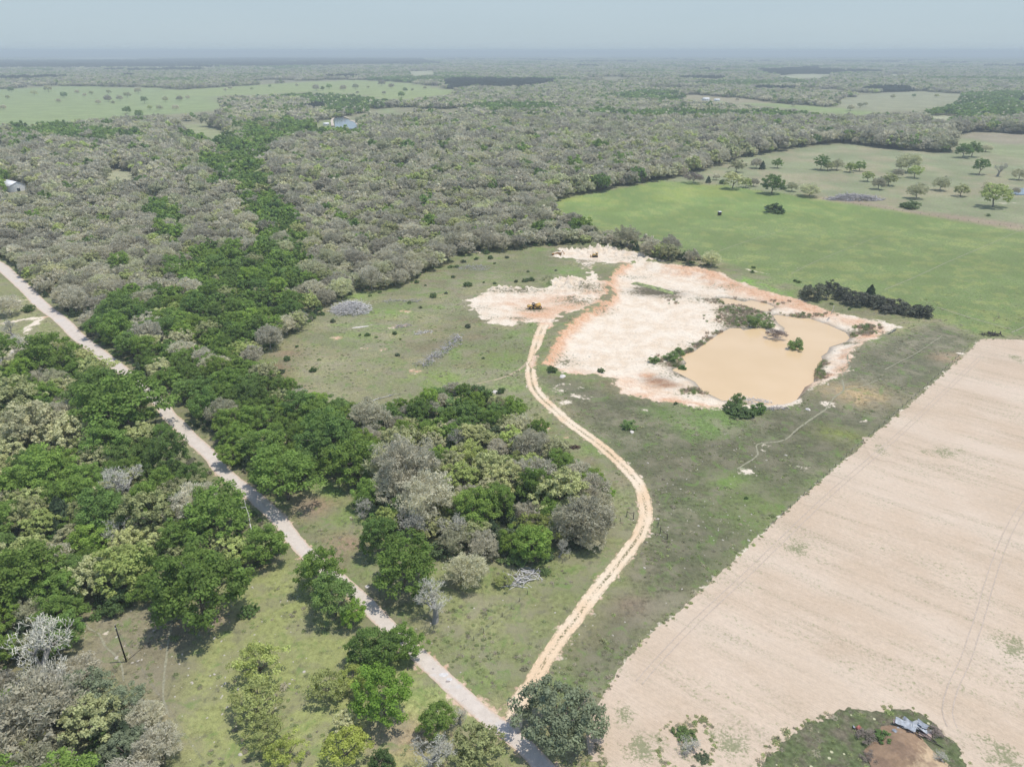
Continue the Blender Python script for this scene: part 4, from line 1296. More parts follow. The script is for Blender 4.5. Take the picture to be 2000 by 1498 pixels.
# ---- woods
ZA = [(185,690),(250,735),(340,815),(425,890),(500,950),(545,965),(610,945),(640,925),(690,930),(700,860),(690,830),(610,800),(545,745),(500,720),(478,690),(520,660),(560,652),(590,630),(600,605),(560,590),(500,585),(430,580),(370,590),(320,585),(260,580),(210,610),(180,640)]
BELT = [[(600,500),(560,500),(480,420),(455,380),(440,340),(420,318),(470,300),(520,275),(600,258),(640,256),(640,272),(560,292),(515,318),(512,352),(545,400),(590,450),(615,490)],[(330,520),(400,500),(470,488),(540,470),(600,495),(612,560),(560,590),(480,600),(400,590),(340,560)],[(286,412),(330,404),(362,440),(350,500),(306,480)],[(470,360),(505,350),(530,400),(570,440),(610,480),(600,510),(540,480),(490,440),(468,400)],[(380,325),(430,318),(480,330),(500,352),(470,372),(420,352)]]
ZL = [(-260,720),(40,708),(100,694),(165,690),(235,745),(330,828),(395,893),(430,945),(490,985),(555,1075),(540,1100),(470,1110),(380,1180),(290,1190),(200,1180),(140,1200),(100,1290),(130,1330),(-260,1330)]
ZB = [(-260,1330),(110,1310),(240,1370),(320,1410),(330,1498),(320,1620),(-260,1620)]
ZC = [(700,840),(790,806),(860,776),(930,764),(990,805),(1050,852),(1100,905),(1140,930),(1182,1000),(1180,1040),(1110,1085),(1040,1100),(960,1100),(880,1085),(860,1065),(730,1040),(715,960),(690,900)]
ZM = [(-3000,101.5),(5000,101.5),(5000,330),(2600,330),(2000,312),(1930,303),(1800,296),(1730,290),(1640,279),(1560,289),(1450,309),(1340,346),(1290,352),(1200,369),(1100,387),(1072,402),(1085,416),(1150,436),(1180,455),(1250,470),(1330,490),(1400,508),(1398,524),(1300,511),(1230,494),(1180,482),(1100,479),(1050,483),(980,491),(900,499),(850,523),(820,549),(760,563),(700,571),(640,596),(600,640),(560,660),(500,700),(300,700),(185,680),(150,632),(112,600),(70,565),(30,525),(0,500),(-100,440),(-200,400),(-300,420),(-3000,600)]
GREEN_FAR = [[(0,262),(60,250),(140,262),(250,275),(290,285),(200,292),(60,290)],[(350,280),(440,268),(520,250),(640,252),(660,262),(600,275),(540,290),(500,320),(520,350),(470,350),(430,320)],[(530,190),(600,178),(680,185),(740,200),(760,225),(700,232),(640,225),(600,200)],[(1820,190),(2000,185),(2000,235),(1900,250),(1800,245)],[(1370,360),(1310,348),(1180,372),(1090,395),(1080,412),(1170,440),(1260,468),(1400,508),(1398,522),(1240,492),(1120,474),(1040,478),(980,470)],[(600,255),(720,265),(700,285),(560,280)]]
DARK_FAR = [[(-200,124),(200,121),(500,116),(820,118),(860,128),(500,134),(200,136),(-200,138)],[(870,163),(960,158),(1080,160),(1070,172),(960,176),(880,174)],[(1490,143),(1560,138),(1640,142),(1610,152),(1510,150)],[(600,104),(1000,106),(900,110),(620,109)],[(1800,103),(2100,104),(2100,112),(1850,110)],[(0,370),(60,372),(90,395),(30,402),(-20,396)]]  # far bands where darker, denser trees imitate cloud shadows
QUIET = [MEADOW, PASTURE, YARD_LEFT] + FAR_OPEN


def in_any(px, py, polys):
    r = np.zeros(px.shape, bool)
    for p in polys: r |= inside(px, py, p)
    return r


SEEN = [[(606,226),(706,224),(708,262),(606,262)],[(186,334),(278,334),(276,356),(196,358)],[(2,338),(58,346),(58,390),(2,386)]]


def kinds_for(px, py, rng, xy=None):
    """species index at each place: 0 leafy 1 budding 2 grey 3 juniper; -1 no tree"""
    n = len(px)
    u = rng.random(n)
    k = np.full(n, -1)

    def fill(mask, cum):
        k[mask] = np.searchsorted(np.cumsum(cum), u[mask])
    fill(inside(px, py, ZM), (.05, .18, .71, .06))
    fill(in_any(px, py, GREEN_FAR), (.84, .05, .06, .05))
    fill(inside(px, py, GREEN_FAR[4]), (.18, .08, .42, .32))
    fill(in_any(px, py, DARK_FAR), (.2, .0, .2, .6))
    fill(inside(px, py, ZL), (.45, .38, .12, .05))
    fill(inside(px, py, ZB), (.20, .15, .60, .05))
    fill(inside(px, py, ZC), (.30, .30, .34, .06))
    fill(inside(px, py, ZC) & (py < 870) & (px > 740), (.55, .22, .15, .08))
    fill(in_any(px, py, BELT), (.82, .10, .06, .02))
    fill(inside(px, py, ZA), (.78, .11, .08, .03))
    k[in_any(px, py, QUIET)] = -1
    # nothing grows so close in front that its crown would hide an open place the photo shows
    if xy is not None:
        hx, hy, _ = proj(xy[0], xy[1], 9.5)
        k[in_any(hx, hy, FAR_OPEN + SEEN) & (xy[1] > 420)] = -1
        hx, hy, _ = proj(xy[0], xy[1], 13.5)
        k[in_any(hx, hy, FAR_OPEN) & (xy[1] > 420)] = -1
        hx, hy, _ = proj(xy[0], xy[1], 4.5)
        k[in_any(hx, hy, [MEADOW, PASTURE]) & (xy[1] > 420)] = -1
    return np.clip(k, -1, 3)


KN = ["leafy_tree", "budding_tree", "grey_tree", "juniper"]
# near woods: one tree after another where there is room
NEAR_Y = 640
cell = {}


def room(x, y, r, f):
    ix, iy = int(x // 8), int(y // 8)
    for i in range(ix - 2, ix + 3):
        for j in range(iy - 2, iy + 3):
            for (a, b, q) in cell.get((i, j), ()):
                if (a - x) ** 2 + (b - y) ** 2 < (f * (r + q)) ** 2: return False
    return True


def take(x, y, r):
    cell.setdefault((int(x // 8), int(y // 8)), []).append((x, y, r))


for t in TREES: take(t["x"], t["y"], t["r"] * (.8 if t["kind"] != S_ else .5))
ROADS = [np.array(C_ROAD), np.array(C_TRACK), np.array(C_LANE)]
N = 60000
cy = RNG.uniform(30, NEAR_Y, N)
cx = RNG.uniform(-1, 1, N) * (70 + cy * .86)
px, py, dep = proj(cx, cy, 0 * cx)
ok = (px > -200) & (px < 2180) & (py < 1640)
cx, cy, px, py, dep = cx[ok], cy[ok], px[ok], py[ok], dep[ok]
kk = kinds_for(px, py, RNG, (cx, cy))
droad = np.minimum(dist_line(cx, cy, C_ROAD) - 2.5, dist_line(cx, cy, C_TRACK) - 2.5)
NEAR = []
_ro = np.argsort(C_ROAD[:, 1])
def ROADX(y): return float(np.interp(y, C_ROAD[_ro, 1], C_ROAD[_ro, 0]))
for i in np.nonzero(kk >= 0)[0]:
    k = KN[kk[i]]
    r = {"leafy_tree": RNG.uniform(3.6, 6.6), "budding_tree": RNG.uniform(3.6, 7.0), "grey_tree": RNG.uniform(3.8, 7.4), "juniper": RNG.uniform(1.4, 2.4)}[k]
    if py[i] < 870 and px[i] > 740 and inside(px[i:i + 1], py[i:i + 1], ZC)[0]: r *= .7
    if droad[i] < r * .9: continue
    if 20 < cy[i] and cx[i] < ROADX(cy[i]) and px[i] > 300 and px[i] < 640 and py[i] > 780 and droad[i] < r + 6: continue
    if room(cx[i], cy[i], r, .56):
        take(cx[i], cy[i], r)
        NEAR.append(dict(kind=k, x=cx[i], y=cy[i], r=r, label=None, hand=False, z=None, sq=RNG.uniform(.85, 1.2), group=None, cat=None))
# which of them become things of their own: the ones that show largest, by kind
for t in NEAR: t["size"] = t["r"] / math.hypot(math.hypot(t["x"], t["y"]), CAM_H)


def in_view(t, pad=0):
    a, b, _ = proj(t["x"], t["y"], t["r"])
    return -pad < a < 2000 + pad and b < 1498 + pad


CAPS = {"leafy_tree": 285, "budding_tree": 230, "grey_tree": 285, "juniper": 120}
SOLO, MASS = list(TREES), []
have = {}
for t in TREES: have[ONE_NAME.get(t["kind"], t["kind"])] = have.get(ONE_NAME.get(t["kind"], t["kind"]), 0) + 1
for t in sorted(NEAR, key=lambda t: -t["size"]):
    k = t["kind"]
    if in_view(t, 130) and have.get(k, 0) < CAPS[k]:
        have[k] = have.get(k, 0) + 1
        SOLO.append(t)
    else: MASS.append(t)
print("near trees", len(NEAR), "solo", len(SOLO), have)


def build_tree(t, i):
    var = KINDS[t["kind"]]
    tm, cm = var[i % len(var)]
    z = t["z"] if t["z"] is not None else float(height(np.array([t["x"]]), np.array([t["y"]]))[0])
    z = max(z, WATER_Z - .2)
    root = empty(ONE_NAME.get(t["kind"], t["kind"]), (t["x"], t["y"], z), (i * 2.399) % 6.283)
    root.scale = (t["r"], t["r"], t["r"] * t["sq"])
    part = "stem" if tm.name.startswith("stem") else "trunk"
    link(part, tm, root)
    link("foliage" if part == "stem" else "crown", cm, root)
    t["obj"] = root


for i, t in enumerate(SOLO): build_tree(t, i)

# ---- the rest of the woods: one mass, instanced
POOL = bpy.data.collections.new("woodland tree shapes")
POOL_NAMES = []


def pool(name, me):
    o = bpy.data.objects.new(name, me)
    POOL.objects.link(o)
    POOL_NAMES.append(o.name)
    return o.name


def lod(kind, s):
    if kind == 0: return mesh_quads("leafy crown", *leaf_crown(s, ncl=34, nl=22, leaf=.17, vz=.8, zc=.95, rc=(.18, .32)), M_LEAFY)
    if kind == 1: return mesh_quads("budding crown", *leaf_crown(s, ncl=36, nl=24, leaf=.125, vz=.74, zc=.88, rc=(.15, .28), asp=1.3), M_BUD)
    if kind == 2:
        Q, t = leaf_crown(s, ncl=38, nl=26, leaf=.055, vz=.74, zc=.92, rc=(.18, .3), asp=4.2, out=.8)
        Q2, t2 = leaf_crown(s + 1, ncl=30, nl=12, leaf=.15, vz=.72, zc=.88, rc=(.16, .28), asp=1.2)
        return mesh_quads("grey crown", np.concatenate([Q, Q2]), np.concatenate([t, t2 * .6]), M_GREY)
    return jun_crown(s)


FAM = {k: [] for k in range(4)}
for k in range(4):
    for s in range(4): FAM[k].append(pool(["leafy_tree", "budding_tree", "grey_tree", "juniper"][k], lod(k, 900 + 10 * k + s)))


def clump(mixw, s):
    """a patch of woodland about 26 m across as one shape, for the far distance"""
    rng = np.random.default_rng(s)
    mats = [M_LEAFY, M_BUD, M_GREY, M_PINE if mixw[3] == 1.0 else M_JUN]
    Qs, ts, mi = [], [], []
    for k in range(13 if mixw[3] < 1 else 26):
        kind = int(np.searchsorted(np.cumsum(mixw), rng.random()))
        r = rng.uniform(3.4, 7.0) * (.5 if kind == 3 and mixw[3] < 1 else 1)
        Q, t = leaf_crown(int(s * 100 + k), ncl=16, nl=9, leaf=.34, vz=.78 if kind < 3 else 1.5, zc=.9, rc=(.2, .34))
        Q = Q * r + np.array([rng.uniform(-12, 12), rng.uniform(-12, 12), rng.uniform(-.5, 1)])
        Qs.append(Q)
        ts.append(t)
        mi.append(np.full(len(Q), min(kind, 3)))
    Q = np.concatenate(Qs)
    me = mesh_quads("woodland patch", Q, np.concatenate(ts), mats[0])
    for q in mats[1:]: me.materials.append(q)
    me.polygons.foreach_set("material_index", np.concatenate(mi).astype(np.int32))
    return me


CL = {"grey": [pool("woodland_patch", clump((.08, .22, .60, .10), s)) for s in range(1, 5)], "green": [pool("woodland_patch", clump((.7, .1, .12, .08), s)) for s in range(5, 7)], "dark": [pool("woodland_patch", clump((.0, .0, .0, 1.0), s)) for s in range(7, 9)]}  # the dark patches carry the painted cloud shade in their needle colour


def scatter(name, pts, pick, turn, size, coll, names):
    """one object that instances shapes of a collection on points"""
    order = sorted(names)
    me = bpy.data.meshes.new(name)
    me.vertices.add(len(pts))
    me.vertices.foreach_set("co", np.asarray(pts, np.float32).ravel())
    for nm, typ, arr, key in (("pick", 'INT', np.array([order.index(q) for q in pick], np.int32), "value"), ("turn", 'FLOAT_VECTOR', np.asarray(turn, np.float32).ravel(), "vector"), ("size", 'FLOAT_VECTOR', np.asarray(size, np.float32).ravel(), "vector")):
        a = me.attributes.new(nm, typ, 'POINT')
        a.data.foreach_set(key, arr)
    o = link(name, me)
    ng = bpy.data.node_groups.new(name, 'GeometryNodeTree')
    ng.interface.new_socket("Geometry", in_out='INPUT', socket_type='NodeSocketGeometry')
    ng.interface.new_socket("Geometry", in_out='OUTPUT', socket_type='NodeSocketGeometry')
    n, l = ng.nodes, ng.links
    gi, go = n.new("NodeGroupInput"), n.new("NodeGroupOutput")
    ci = n.new("GeometryNodeCollectionInfo")
    ci.inputs["Collection"].default_value = coll
    ci.inputs["Separate Children"].default_value = True
    ci.inputs["Reset Children"].default_value = True
    ip = n.new("GeometryNodeInstanceOnPoints")

    def at(nm, typ):
        q = n.new("GeometryNodeInputNamedAttribute")
        q.data_type = typ
        q.inputs["Name"].default_value = nm
        return q.outputs["Attribute"]
    er = n.new("FunctionNodeEulerToRotation")
    l.new(at("turn", 'FLOAT_VECTOR'), er.inputs[0])
    l.new(gi.outputs[0], ip.inputs["Points"])
    l.new(ci.outputs[0], ip.inputs["Instance"])
    ip.inputs["Pick Instance"].default_value = True
    l.new(at("pick", 'INT'), ip.inputs["Instance Index"])
    l.new(er.outputs[0], ip.inputs["Rotation"])
    l.new(at("size", 'FLOAT_VECTOR'), ip.inputs["Scale"])
    l.new(ip.outputs[0], go.inputs[0])
    md = o.modifiers.new("scatter", 'NODES')
    md.node_group = ng
    return tag(o, kind="stuff")


pts, pick, turn, size = [], [], [], []


def put(x, y, z, nm, rz, s, sz):
    pts.append((x, y, z))
    pick.append(nm)
    turn.append((0, 0, rz))
    size.append((s, s, sz))


for t in MASS:
    k = KN.index(t["kind"])
    put(t["x"], t["y"], 0, FAM[k][int(RNG.integers(4))], RNG.uniform(0, 6.28), t["r"], t["r"] * t["sq"])


def grid_pts(y0, y1, s, wide=.86):
    ys = np.arange(y0, y1, s)
    X, Y = [], []
    for y in ys:
        x = np.arange(-wide * y - 40, wide * y + 40, s)
        X.append(x)
        Y.append(np.full(len(x), y))
    X, Y = np.concatenate(X), np.concatenate(Y)
    return X + RNG.uniform(-.46, .46, len(X)) * s, Y + RNG.uniform(-.46, .46, len(X)) * s


for y0, y1, s in ((NEAR_Y, 900, 7.4), (900, 1350, 8.2)):
    x, y = grid_pts(y0, y1, s)
    px, py, _ = proj(x, y, 0 * x)
    k = kinds_for(px, py, RNG, (x, y))
    z = height(x, y)
    keep = (k >= 0) & (fbm(x / 40, y / 40, 91, 3) > .22)
    for i in np.nonzero(keep)[0]:
        r = RNG.uniform(3.2, 7.6) * (.34 if k[i] == 3 else 1) * (1.22 + .25 * (y[i] > 900))
        put(x[i], y[i], z[i], FAM[k[i]][int(RNG.integers(4))], RNG.uniform(0, 6.28), r, r * RNG.uniform(.85, 1.2))
for y0, y1, s, sc_ in ((1350, 2600, 21, 1.0), (2600, 5200, 27, 1.15), (5200, 13000, 52, 1.9)):
    x, y = grid_pts(y0, y1, s, .80)
    px, py, _ = proj(x, y, 0 * x)
    k = kinds_for(px, py, RNG, (x, y))
    z = height(x, y)
    dens = fbm(x / 260, y / 260, 92, 4)
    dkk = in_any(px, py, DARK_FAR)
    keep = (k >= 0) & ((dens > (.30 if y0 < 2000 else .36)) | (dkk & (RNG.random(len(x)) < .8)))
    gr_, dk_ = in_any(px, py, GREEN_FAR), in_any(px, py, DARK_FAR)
    tone = fbm(x / 420, y / 420, 95, 3)
    for i in np.nonzero(keep)[0]:
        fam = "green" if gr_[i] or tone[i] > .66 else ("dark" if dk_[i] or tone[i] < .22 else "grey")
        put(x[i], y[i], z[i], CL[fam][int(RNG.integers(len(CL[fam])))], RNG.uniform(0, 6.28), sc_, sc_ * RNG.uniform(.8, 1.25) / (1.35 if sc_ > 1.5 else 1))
print("woodland instances", len(pts))
tag(scatter("woodland", pts, pick, turn, size, POOL, POOL_NAMES), "grey brown and green woodland stretching to the hazy horizon")

# ---- undergrowth in the near woods, weeds and stones on open ground
UND = bpy.data.collections.new("undergrowth shapes")
UN = []
for s in range(4):
    o = bpy.data.objects.new("bush", mesh_quads("bush", *leaf_crown(1200 + s, ncl=14, nl=26, leaf=.2, vz=.55, zc=.35, low=-.1, rc=(.25, .42)), M_UNDER))
    UND.objects.link(o)
    UN.append(o.name)
N = 26000
y = RNG.uniform(40, 520, N)
x = RNG.uniform(-1, 1, N) * (60 + y * .8)
px, py, _ = proj(x, y, 0 * x)
ins = (inside(px, py, ZA) | inside(px, py, ZL) | inside(px, py, ZB) | inside(px, py, ZC) | (inside(px, py, ZM) & (y < 520))) & (px > -150) & ~inside(px, py, YARD_LEFT)
ins &= np.minimum(dist_line(x, y, C_ROAD), dist_line(x, y, C_TRACK)) > 4.2
ins &= RNG.random(N) < np.where(inside(px, py, ZC), 1.0, .7)
x, y = x[ins], y[ins]
s = RNG.uniform(.7, 2.0, len(x))
scatter("undergrowth", np.stack([x, y, 0 * x], 1), [UN[i] for i in RNG.integers(0, 4, len(x))], np.stack([0 * x, 0 * x, RNG.uniform(0, 6.28, len(x))], 1), np.stack([s, s, s * RNG.uniform(.6, 1.1, len(x))], 1), UND, UN)

WEED = bpy.data.collections.new("weed shapes")
WN = []
M_TUFT = leaf_mat("grass tufts", [(.36, .42, .18), (.40, .43, .21), (.50, .46, .33), (.33, .38, .18), (.42, .38, .28)], .5)
for s in range(4):
    rng = np.random.default_rng(1300 + s)
    n = 46
    a, rr = rng.random(n) * 6.28, rng.random(n) ** .6 * .8
    P = np.stack([rr * np.cos(a), rr * np.sin(a), .28 * (1 - rr * .6)], 1)
    U = unit(np.stack([np.cos(a), np.sin(a), np.full(n, .35)], 1) + rng.normal(size=(n, 3)) * .4)
    Nn = unit(np.array([0, 0, 1.0]) + rng.normal(size=(n, 3)) * .5)
    o = bpy.data.objects.new("tuft", mesh_quads("tuft", quads_at(P, Nn, U, rng.uniform(.08, .2, n), rng.uniform(.35, .7, n)), rng.random(n), M_TUFT))
    WEED.objects.link(o)
    WN.append(o.name)
N = 60000
y = 45 + 330 * RNG.random(N) ** 1.3
x = RNG.uniform(-1, 1, N) * (45 + y * .78)
px, py, _ = proj(x, y, 0 * x)
d = np.minimum.reduce([dist_line(x, y, C_ROAD) - 3.2, dist_line(x, y, C_TRACK) - 2.4, sdf(x, y, P_PIT) - 1, sdf(x, y, P_YARD) - 1])
fd = sdf(x, y, P_FIELD)
isl = np.minimum(sdf(x, y, P_ISLAND), sdf(x, y, P_TREEPATCH))
cl_ = fbm(x / 9, y / 9, 61, 3)
ok = (d > 0) & ((fd > .3) | (isl < -.5)) & (RNG.random(N) < np.clip((cl_ - .44) * 2.5, 0.01, .5)) & (px > -120) & (px < 2100)
edge = ((np.abs(fd) < .8) & (isl > 1)) | ((np.abs(isl) < 1.0) & (fd < 0))
ok |= edge & (px < 2100)
x, y = x[ok], y[ok]
s = RNG.uniform(.25, .7, len(x)) * np.where(RNG.random(len(x)) < .05, 1.8, 1)
print("tufts", len(x))
scatter("grass_tufts", np.stack([x, y, height(x, y)], 1), [WN[i] for i in RNG.integers(0, 4, len(x))], np.stack([0 * x, 0 * x, RNG.uniform(0, 6.28, len(x))], 1), np.stack([s, s, s * RNG.uniform(.7, 1.2, len(x))], 1), WEED, WN)

STN = bpy.data.collections.new("stone shapes")
SN = []
m = Mat("limestone")
m.bsdf(m.mix(m.noise(2, 4), (.38, .34, .27), (.58, .54, .46)), .9, .15)
for s in range(3):
    bmx = bmesh.new()
    bmesh.ops.create_icosphere(bmx, subdivisions=2, radius=1)
    rng = random.Random(s)
    k = [Vector((rng.gauss(0, 1), rng.gauss(0, 1), rng.gauss(0, 1))) for _ in range(5)]
    for v in bmx.verts:
        v.co *= 1 + .12 * sum(math.sin(2.2 * v.co.dot(q)) for q in k) * .5
        v.co.z *= .6
    me = bpy.data.meshes.new("stone")
    bmx.to_mesh(me)
    bmx.free()
    me.materials.append(m.m)
    o = bpy.data.objects.new("stone", me)
    STN.objects.link(o)
    SN.append(o.name)
X, Y = [], []
for px0, py0, rad, n in ((300,1250,13,90),(380,1250,10,60),(455,1340,12,60),(450,1150,10,50),(205,1225,9,40),(440,1420,10,40),(1150,905,8,50),(1100,890,6,20),(1385,1015,10,70),(1330,1040,10,20),(1125,1262,7,14),(1160,1230,6,12),(1710,680,14,20),(1465,885,14,40),(1520,530,24,80),(700,650,14,24),(790,660,14,24),(770,730,14,40),
                         (290,1440,9,16),(1385,1075,9,20),(40,660,10,30),(880,1300,9,24),(985,1215,10,16),(520,1220,7,24),(690,1150,4,8),(1290,690,12,60),(1330,700,8,40),(1340,750,10,40),(1400,660,8,40),(1150,700,12,24),(1100,700,8,16),(1200,740,10,20),(1640,690,8,26),(1620,640,8,24),(1690,1440,8,14),(1340,1030,6,12),(1230,1010,6,14),(1305,960,9,14),(1365,880,9,12)):
    a, b, _ = G(px0, py0)
    n = int(n * .6)
    X.append(a + RNG.normal(size=n) * rad)
    Y.append(b + RNG.normal(size=n) * rad)
x, y = np.concatenate(X), np.concatenate(Y)
ok = (np.minimum(dist_line(x, y, C_ROAD), dist_line(x, y, C_TRACK)) > 2.9) & (sdf(x, y, P_POND) > .6) & (sdf(x, y, P_POOL) > .6) & ((sdf(x, y, P_FIELD) > 0) | (sdf(x, y, P_ISLAND) < -.5))
x, y = x[ok], y[ok]
s = RNG.uniform(.07, .22, len(x)) * np.where(RNG.random(len(x)) < .1, 1.8, 1)
scatter("scattered_stones", np.stack([x, y, height(x, y)], 1), [SN[i] for i in RNG.integers(0, 3, len(x))], np.stack([0 * x, 0 * x, RNG.uniform(0, 6.28, len(x))], 1), np.stack([s * RNG.uniform(1, 1.7, len(x)), s, s], 1), STN, SN)
# ------------------------------------------------------------------ single things
M_RUST = plain("rusty orange paint", (.50, .25, .085), .75, .35, 1.5)
M_YELLOW = plain("faded yellow paint", (.62, .40, .12), .7, .3, 1.2)
M_BLACK = plain("dark greasy steel", (.035, .03, .028), .6, .4, 3)
M_TYRE = plain("tyre rubber", (.03, .028, .027), .9, .2, 4)
M_WOOD = plain("weathered post wood", (.085, .07, .06), .9, .35, 6)
M_STICK = plain("bleached dead wood", (.66, .63, .59), .95, .25, 1.3)
M_STICKD = plain("grey dead wood", (.46, .43, .41), .95, .35, 1.3)
M_TIN = plain("galvanised roofing", (.30, .325, .35), .55, .3, 1.6, .15)
M_TINR = plain("rust streaked roofing", (.36, .27, .23), .7, .35, 1.6)
M_WHITE = plain("white painted metal", (.80, .80, .78), .5, .05, .5)
M_GLASS = plain("dark window glass", (.04, .05, .055), .15, .1, 1)
M_DIRT = plain("tan loose earth", (.46, .29, .15), .95, .3, .8)
M_DIRT2 = plain("brown piled earth", (.27, .155, .085), .95, .4, 1.1)
M_CHAR = plain("charred debris", (.085, .04, .036), .95, .5, 3)
M_LIME = plain("pale boulder stone", (.62, .57, .50), .9, .2, 1.2)
M_WIRE = plain("steel wire", (.22, .22, .22), .5, .1, 1)


def at(px, py, z=None):
    x, y, _ = G(px, py, 0)
    zz = float(height(np.array([x]), np.array([y]))[0]) if z is None else z
    return G(px, py, zz)


def wheel(root, x, y, r, w):
    b = MB().tube((x, y - w / 2, r), (x, y + w / 2, r), r, r, 18)
    o = b.build("wheel", M_TYRE, root)
    MB().tube((x, y - w / 2 - .03, r), (x, y + w / 2 + .03, r), r * .5, r * .5, 12).build("rim", M_YELLOW, o)


def track_unit(root, y, L, h, w):
    b = MB()
    n = 20
    pts = []
    for k in range(n):
        t = 2 * math.pi * k / n
        pts.append((math.copysign(L / 2 - h / 2, math.cos(t)) + math.cos(t) * h / 2, h / 2 + math.sin(t) * h / 2))
    base = 0
    for s in (-1, 1):
        b.v += [(p[0], y + s * w / 2, p[1]) for p in pts]
    b.q += [[k, (k + 1) % n, n + (k + 1) % n, n + k] for k in range(n)]
    for k in range(1, n - 1):
        b.t += [[0, k + 1, k], [n, n + k, n + k + 1]]
    o = b.build("track", M_TYRE, root)
    s = MB()
    for k in (-1, 0, 1): s.tube((k * L * .3, y - w / 2 - .04, h * .42), (k * L * .3, y + w / 2 + .04, h * .42), h * .28, h * .28, 10)
    s.build("rollers", M_BLACK, o)


# big scraper-like earth mover in the yard
x, y, z = at(1043, 603)
t = tag(empty("earth_mover", (x, y, z), .12), "old rusty yellow wheeled earth mover parked on the white yard", "earth mover")
b = MB().box((-2.2, 0, 1.5), (2.6, 1.5, 1.0)).box((-3.3, 0, 1.45), (.5, 1.3, .8)).box((-.6, 0, 1.0), (1.4, 1.2, .7))
b.build("engine_body", M_YELLOW, t)
b = MB().box((2.0, 0, 1.9), (2.8, 2.3, .18), tilt=(0, -.25)).box((2.0, 1.15, 1.75), (2.9, .14, 1.5), tilt=(0, -.2)).box((2.0, -1.15, 1.75), (2.9, .14, 1.5), tilt=(0, -.2)).box((3.4, 0, 1.7), (.16, 2.3, 1.5))
b.build("bowl", M_YELLOW, t)
b = MB()
for sx in (-.9, .15):
    for sy in (-.65, .65): b.tube((sx, sy, 1.7), (sx, sy, 2.9), .06, .06, 6)
b.box((-.38, 0, 2.95), (1.4, 1.6, .1))
b.build("cab_frame", M_BLACK, t)
MB().box((-.35, 0, 1.85), (.7, .7, .8)).build("seat", M_BLACK, t)
MB().tube((-2.6, .3, 2.0), (-2.6, .3, 2.9), .09, .08, 8).build("exhaust", M_BLACK, t)
MB().box((1.0, 0, 1.5), (1.9, .4, .4)).tube((.2, .6, 1.4), (1.8, .9, 2.2), .12, .12, 6).tube((.2, -.6, 1.4), (1.8, -.9, 2.2), .12, .12, 6).build("hitch_frame", M_RUST, t)
for wx in (-1.7, .2, 3.0):
    for wy in (-1.15, 1.15): wheel(t, wx, wy, .85, .55)

# grader/backhoe at the end of the lane
x, y, z = at(1091, 499)
t = tag(empty("backhoe", (x, y, z), -.1), "rusty orange backhoe with raised arms at the head of the upper dirt lane", "backhoe")
MB().box((0, 0, 1.35), (2.6, 1.3, .9)).box((-1.5, 0, 1.25), (1.2, 1.1, .7)).build("body", M_RUST, t)
b = MB()
for sx in (-.3, .9):
    for sy in (-.65, .65): b.tube((sx, sy, 1.7), (sx, sy, 2.9), .07, .07, 6)
b.box((.3, 0, 2.95), (1.6, 1.5, .12)).build("cab_frame", M_BLACK, t)
b = MB().tube((-1.8, .6, 1.2), (-3.4, .6, .9), .15, .13, 6).tube((-1.8, -.6, 1.2), (-3.4, -.6, .9), .15, .13, 6)
b.build("loader_arm", M_RUST, t)
MB().box((-3.8, 0, .65), (.9, 2.1, .12), tilt=(0, .3)).box((-3.45, 0, .95), (.14, 2.1, .8), tilt=(0, .2)).box((-3.8, 1.05, .8), (.8, .1, .6)).box((-3.8, -1.05, .8), (.8, .1, .6)).build("bucket", M_RUST, t)
b = MB().tube((1.5, 0, 1.3), (2.5, 0, 3.3), .2, .16, 6).tube((2.5, 0, 3.3), (3.5, 0, 1.6), .15, .12, 6)
b.build("digging_arm", M_RUST, t)
MB().box((3.5, 0, 1.25), (.7, .8, .6), tilt=(0, .4)).build("digging_bucket", M_RUST, t)
for wx, r in ((-1.5, .6), (1.0, .85)):
    for wy in (-.95, .95): wheel(t, wx, wy, r, .45)

# crawler beside the spoil bank
x, y, z = at(1162, 502)
t = tag(empty("bulldozer", (x, y, z), .05), "small yellow orange bulldozer against the pale spoil bank", "bulldozer")
MB().box((0, 0, 1.15), (3.4, 1.2, .9)).box((-.9, 0, 1.75), (1.5, 1.0, .5)).build("body", M_YELLOW, t)
MB().box((1.0, 0, 1.8), (.9, 1.0, .7)).build("seat", M_BLACK, t)
MB().box((1.0, 0, 2.75), (1.7, 1.6, .12)).tube((.4, .7, 1.6), (.4, .7, 2.7), .06, .06, 6).tube((.4, -.7, 1.6), (.4, -.7, 2.7), .06, .06, 6).tube((1.7, .7, 1.6), (1.7, .7, 2.7), .06, .06, 6).tube((1.7, -.7, 1.6), (1.7, -.7, 2.7), .06, .06, 6).build("canopy", M_YELLOW, t)
MB().tube((-1.1, .25, 2.0), (-1.1, .25, 2.7), .07, .07, 6).build("exhaust", M_BLACK, t)
b = MB()
for k in range(6):
    a = -.5 + k * .2
    b.box((-2.65 - .16 * math.cos(a * 2), 0, .15 + k * .2), (.12, 3.2, .24), tilt=(0, a * .6))
b.build("blade", M_YELLOW, t)
MB().box((-1.6, 1.05, .55), (2.2, .16, .2)).box((-1.6, -1.05, .55), (2.2, .16, .2)).build("push_arm", M_RUST, t)
for sy in (-.95, .95): track_unit(t, sy, 3.6, 1.0, .5)

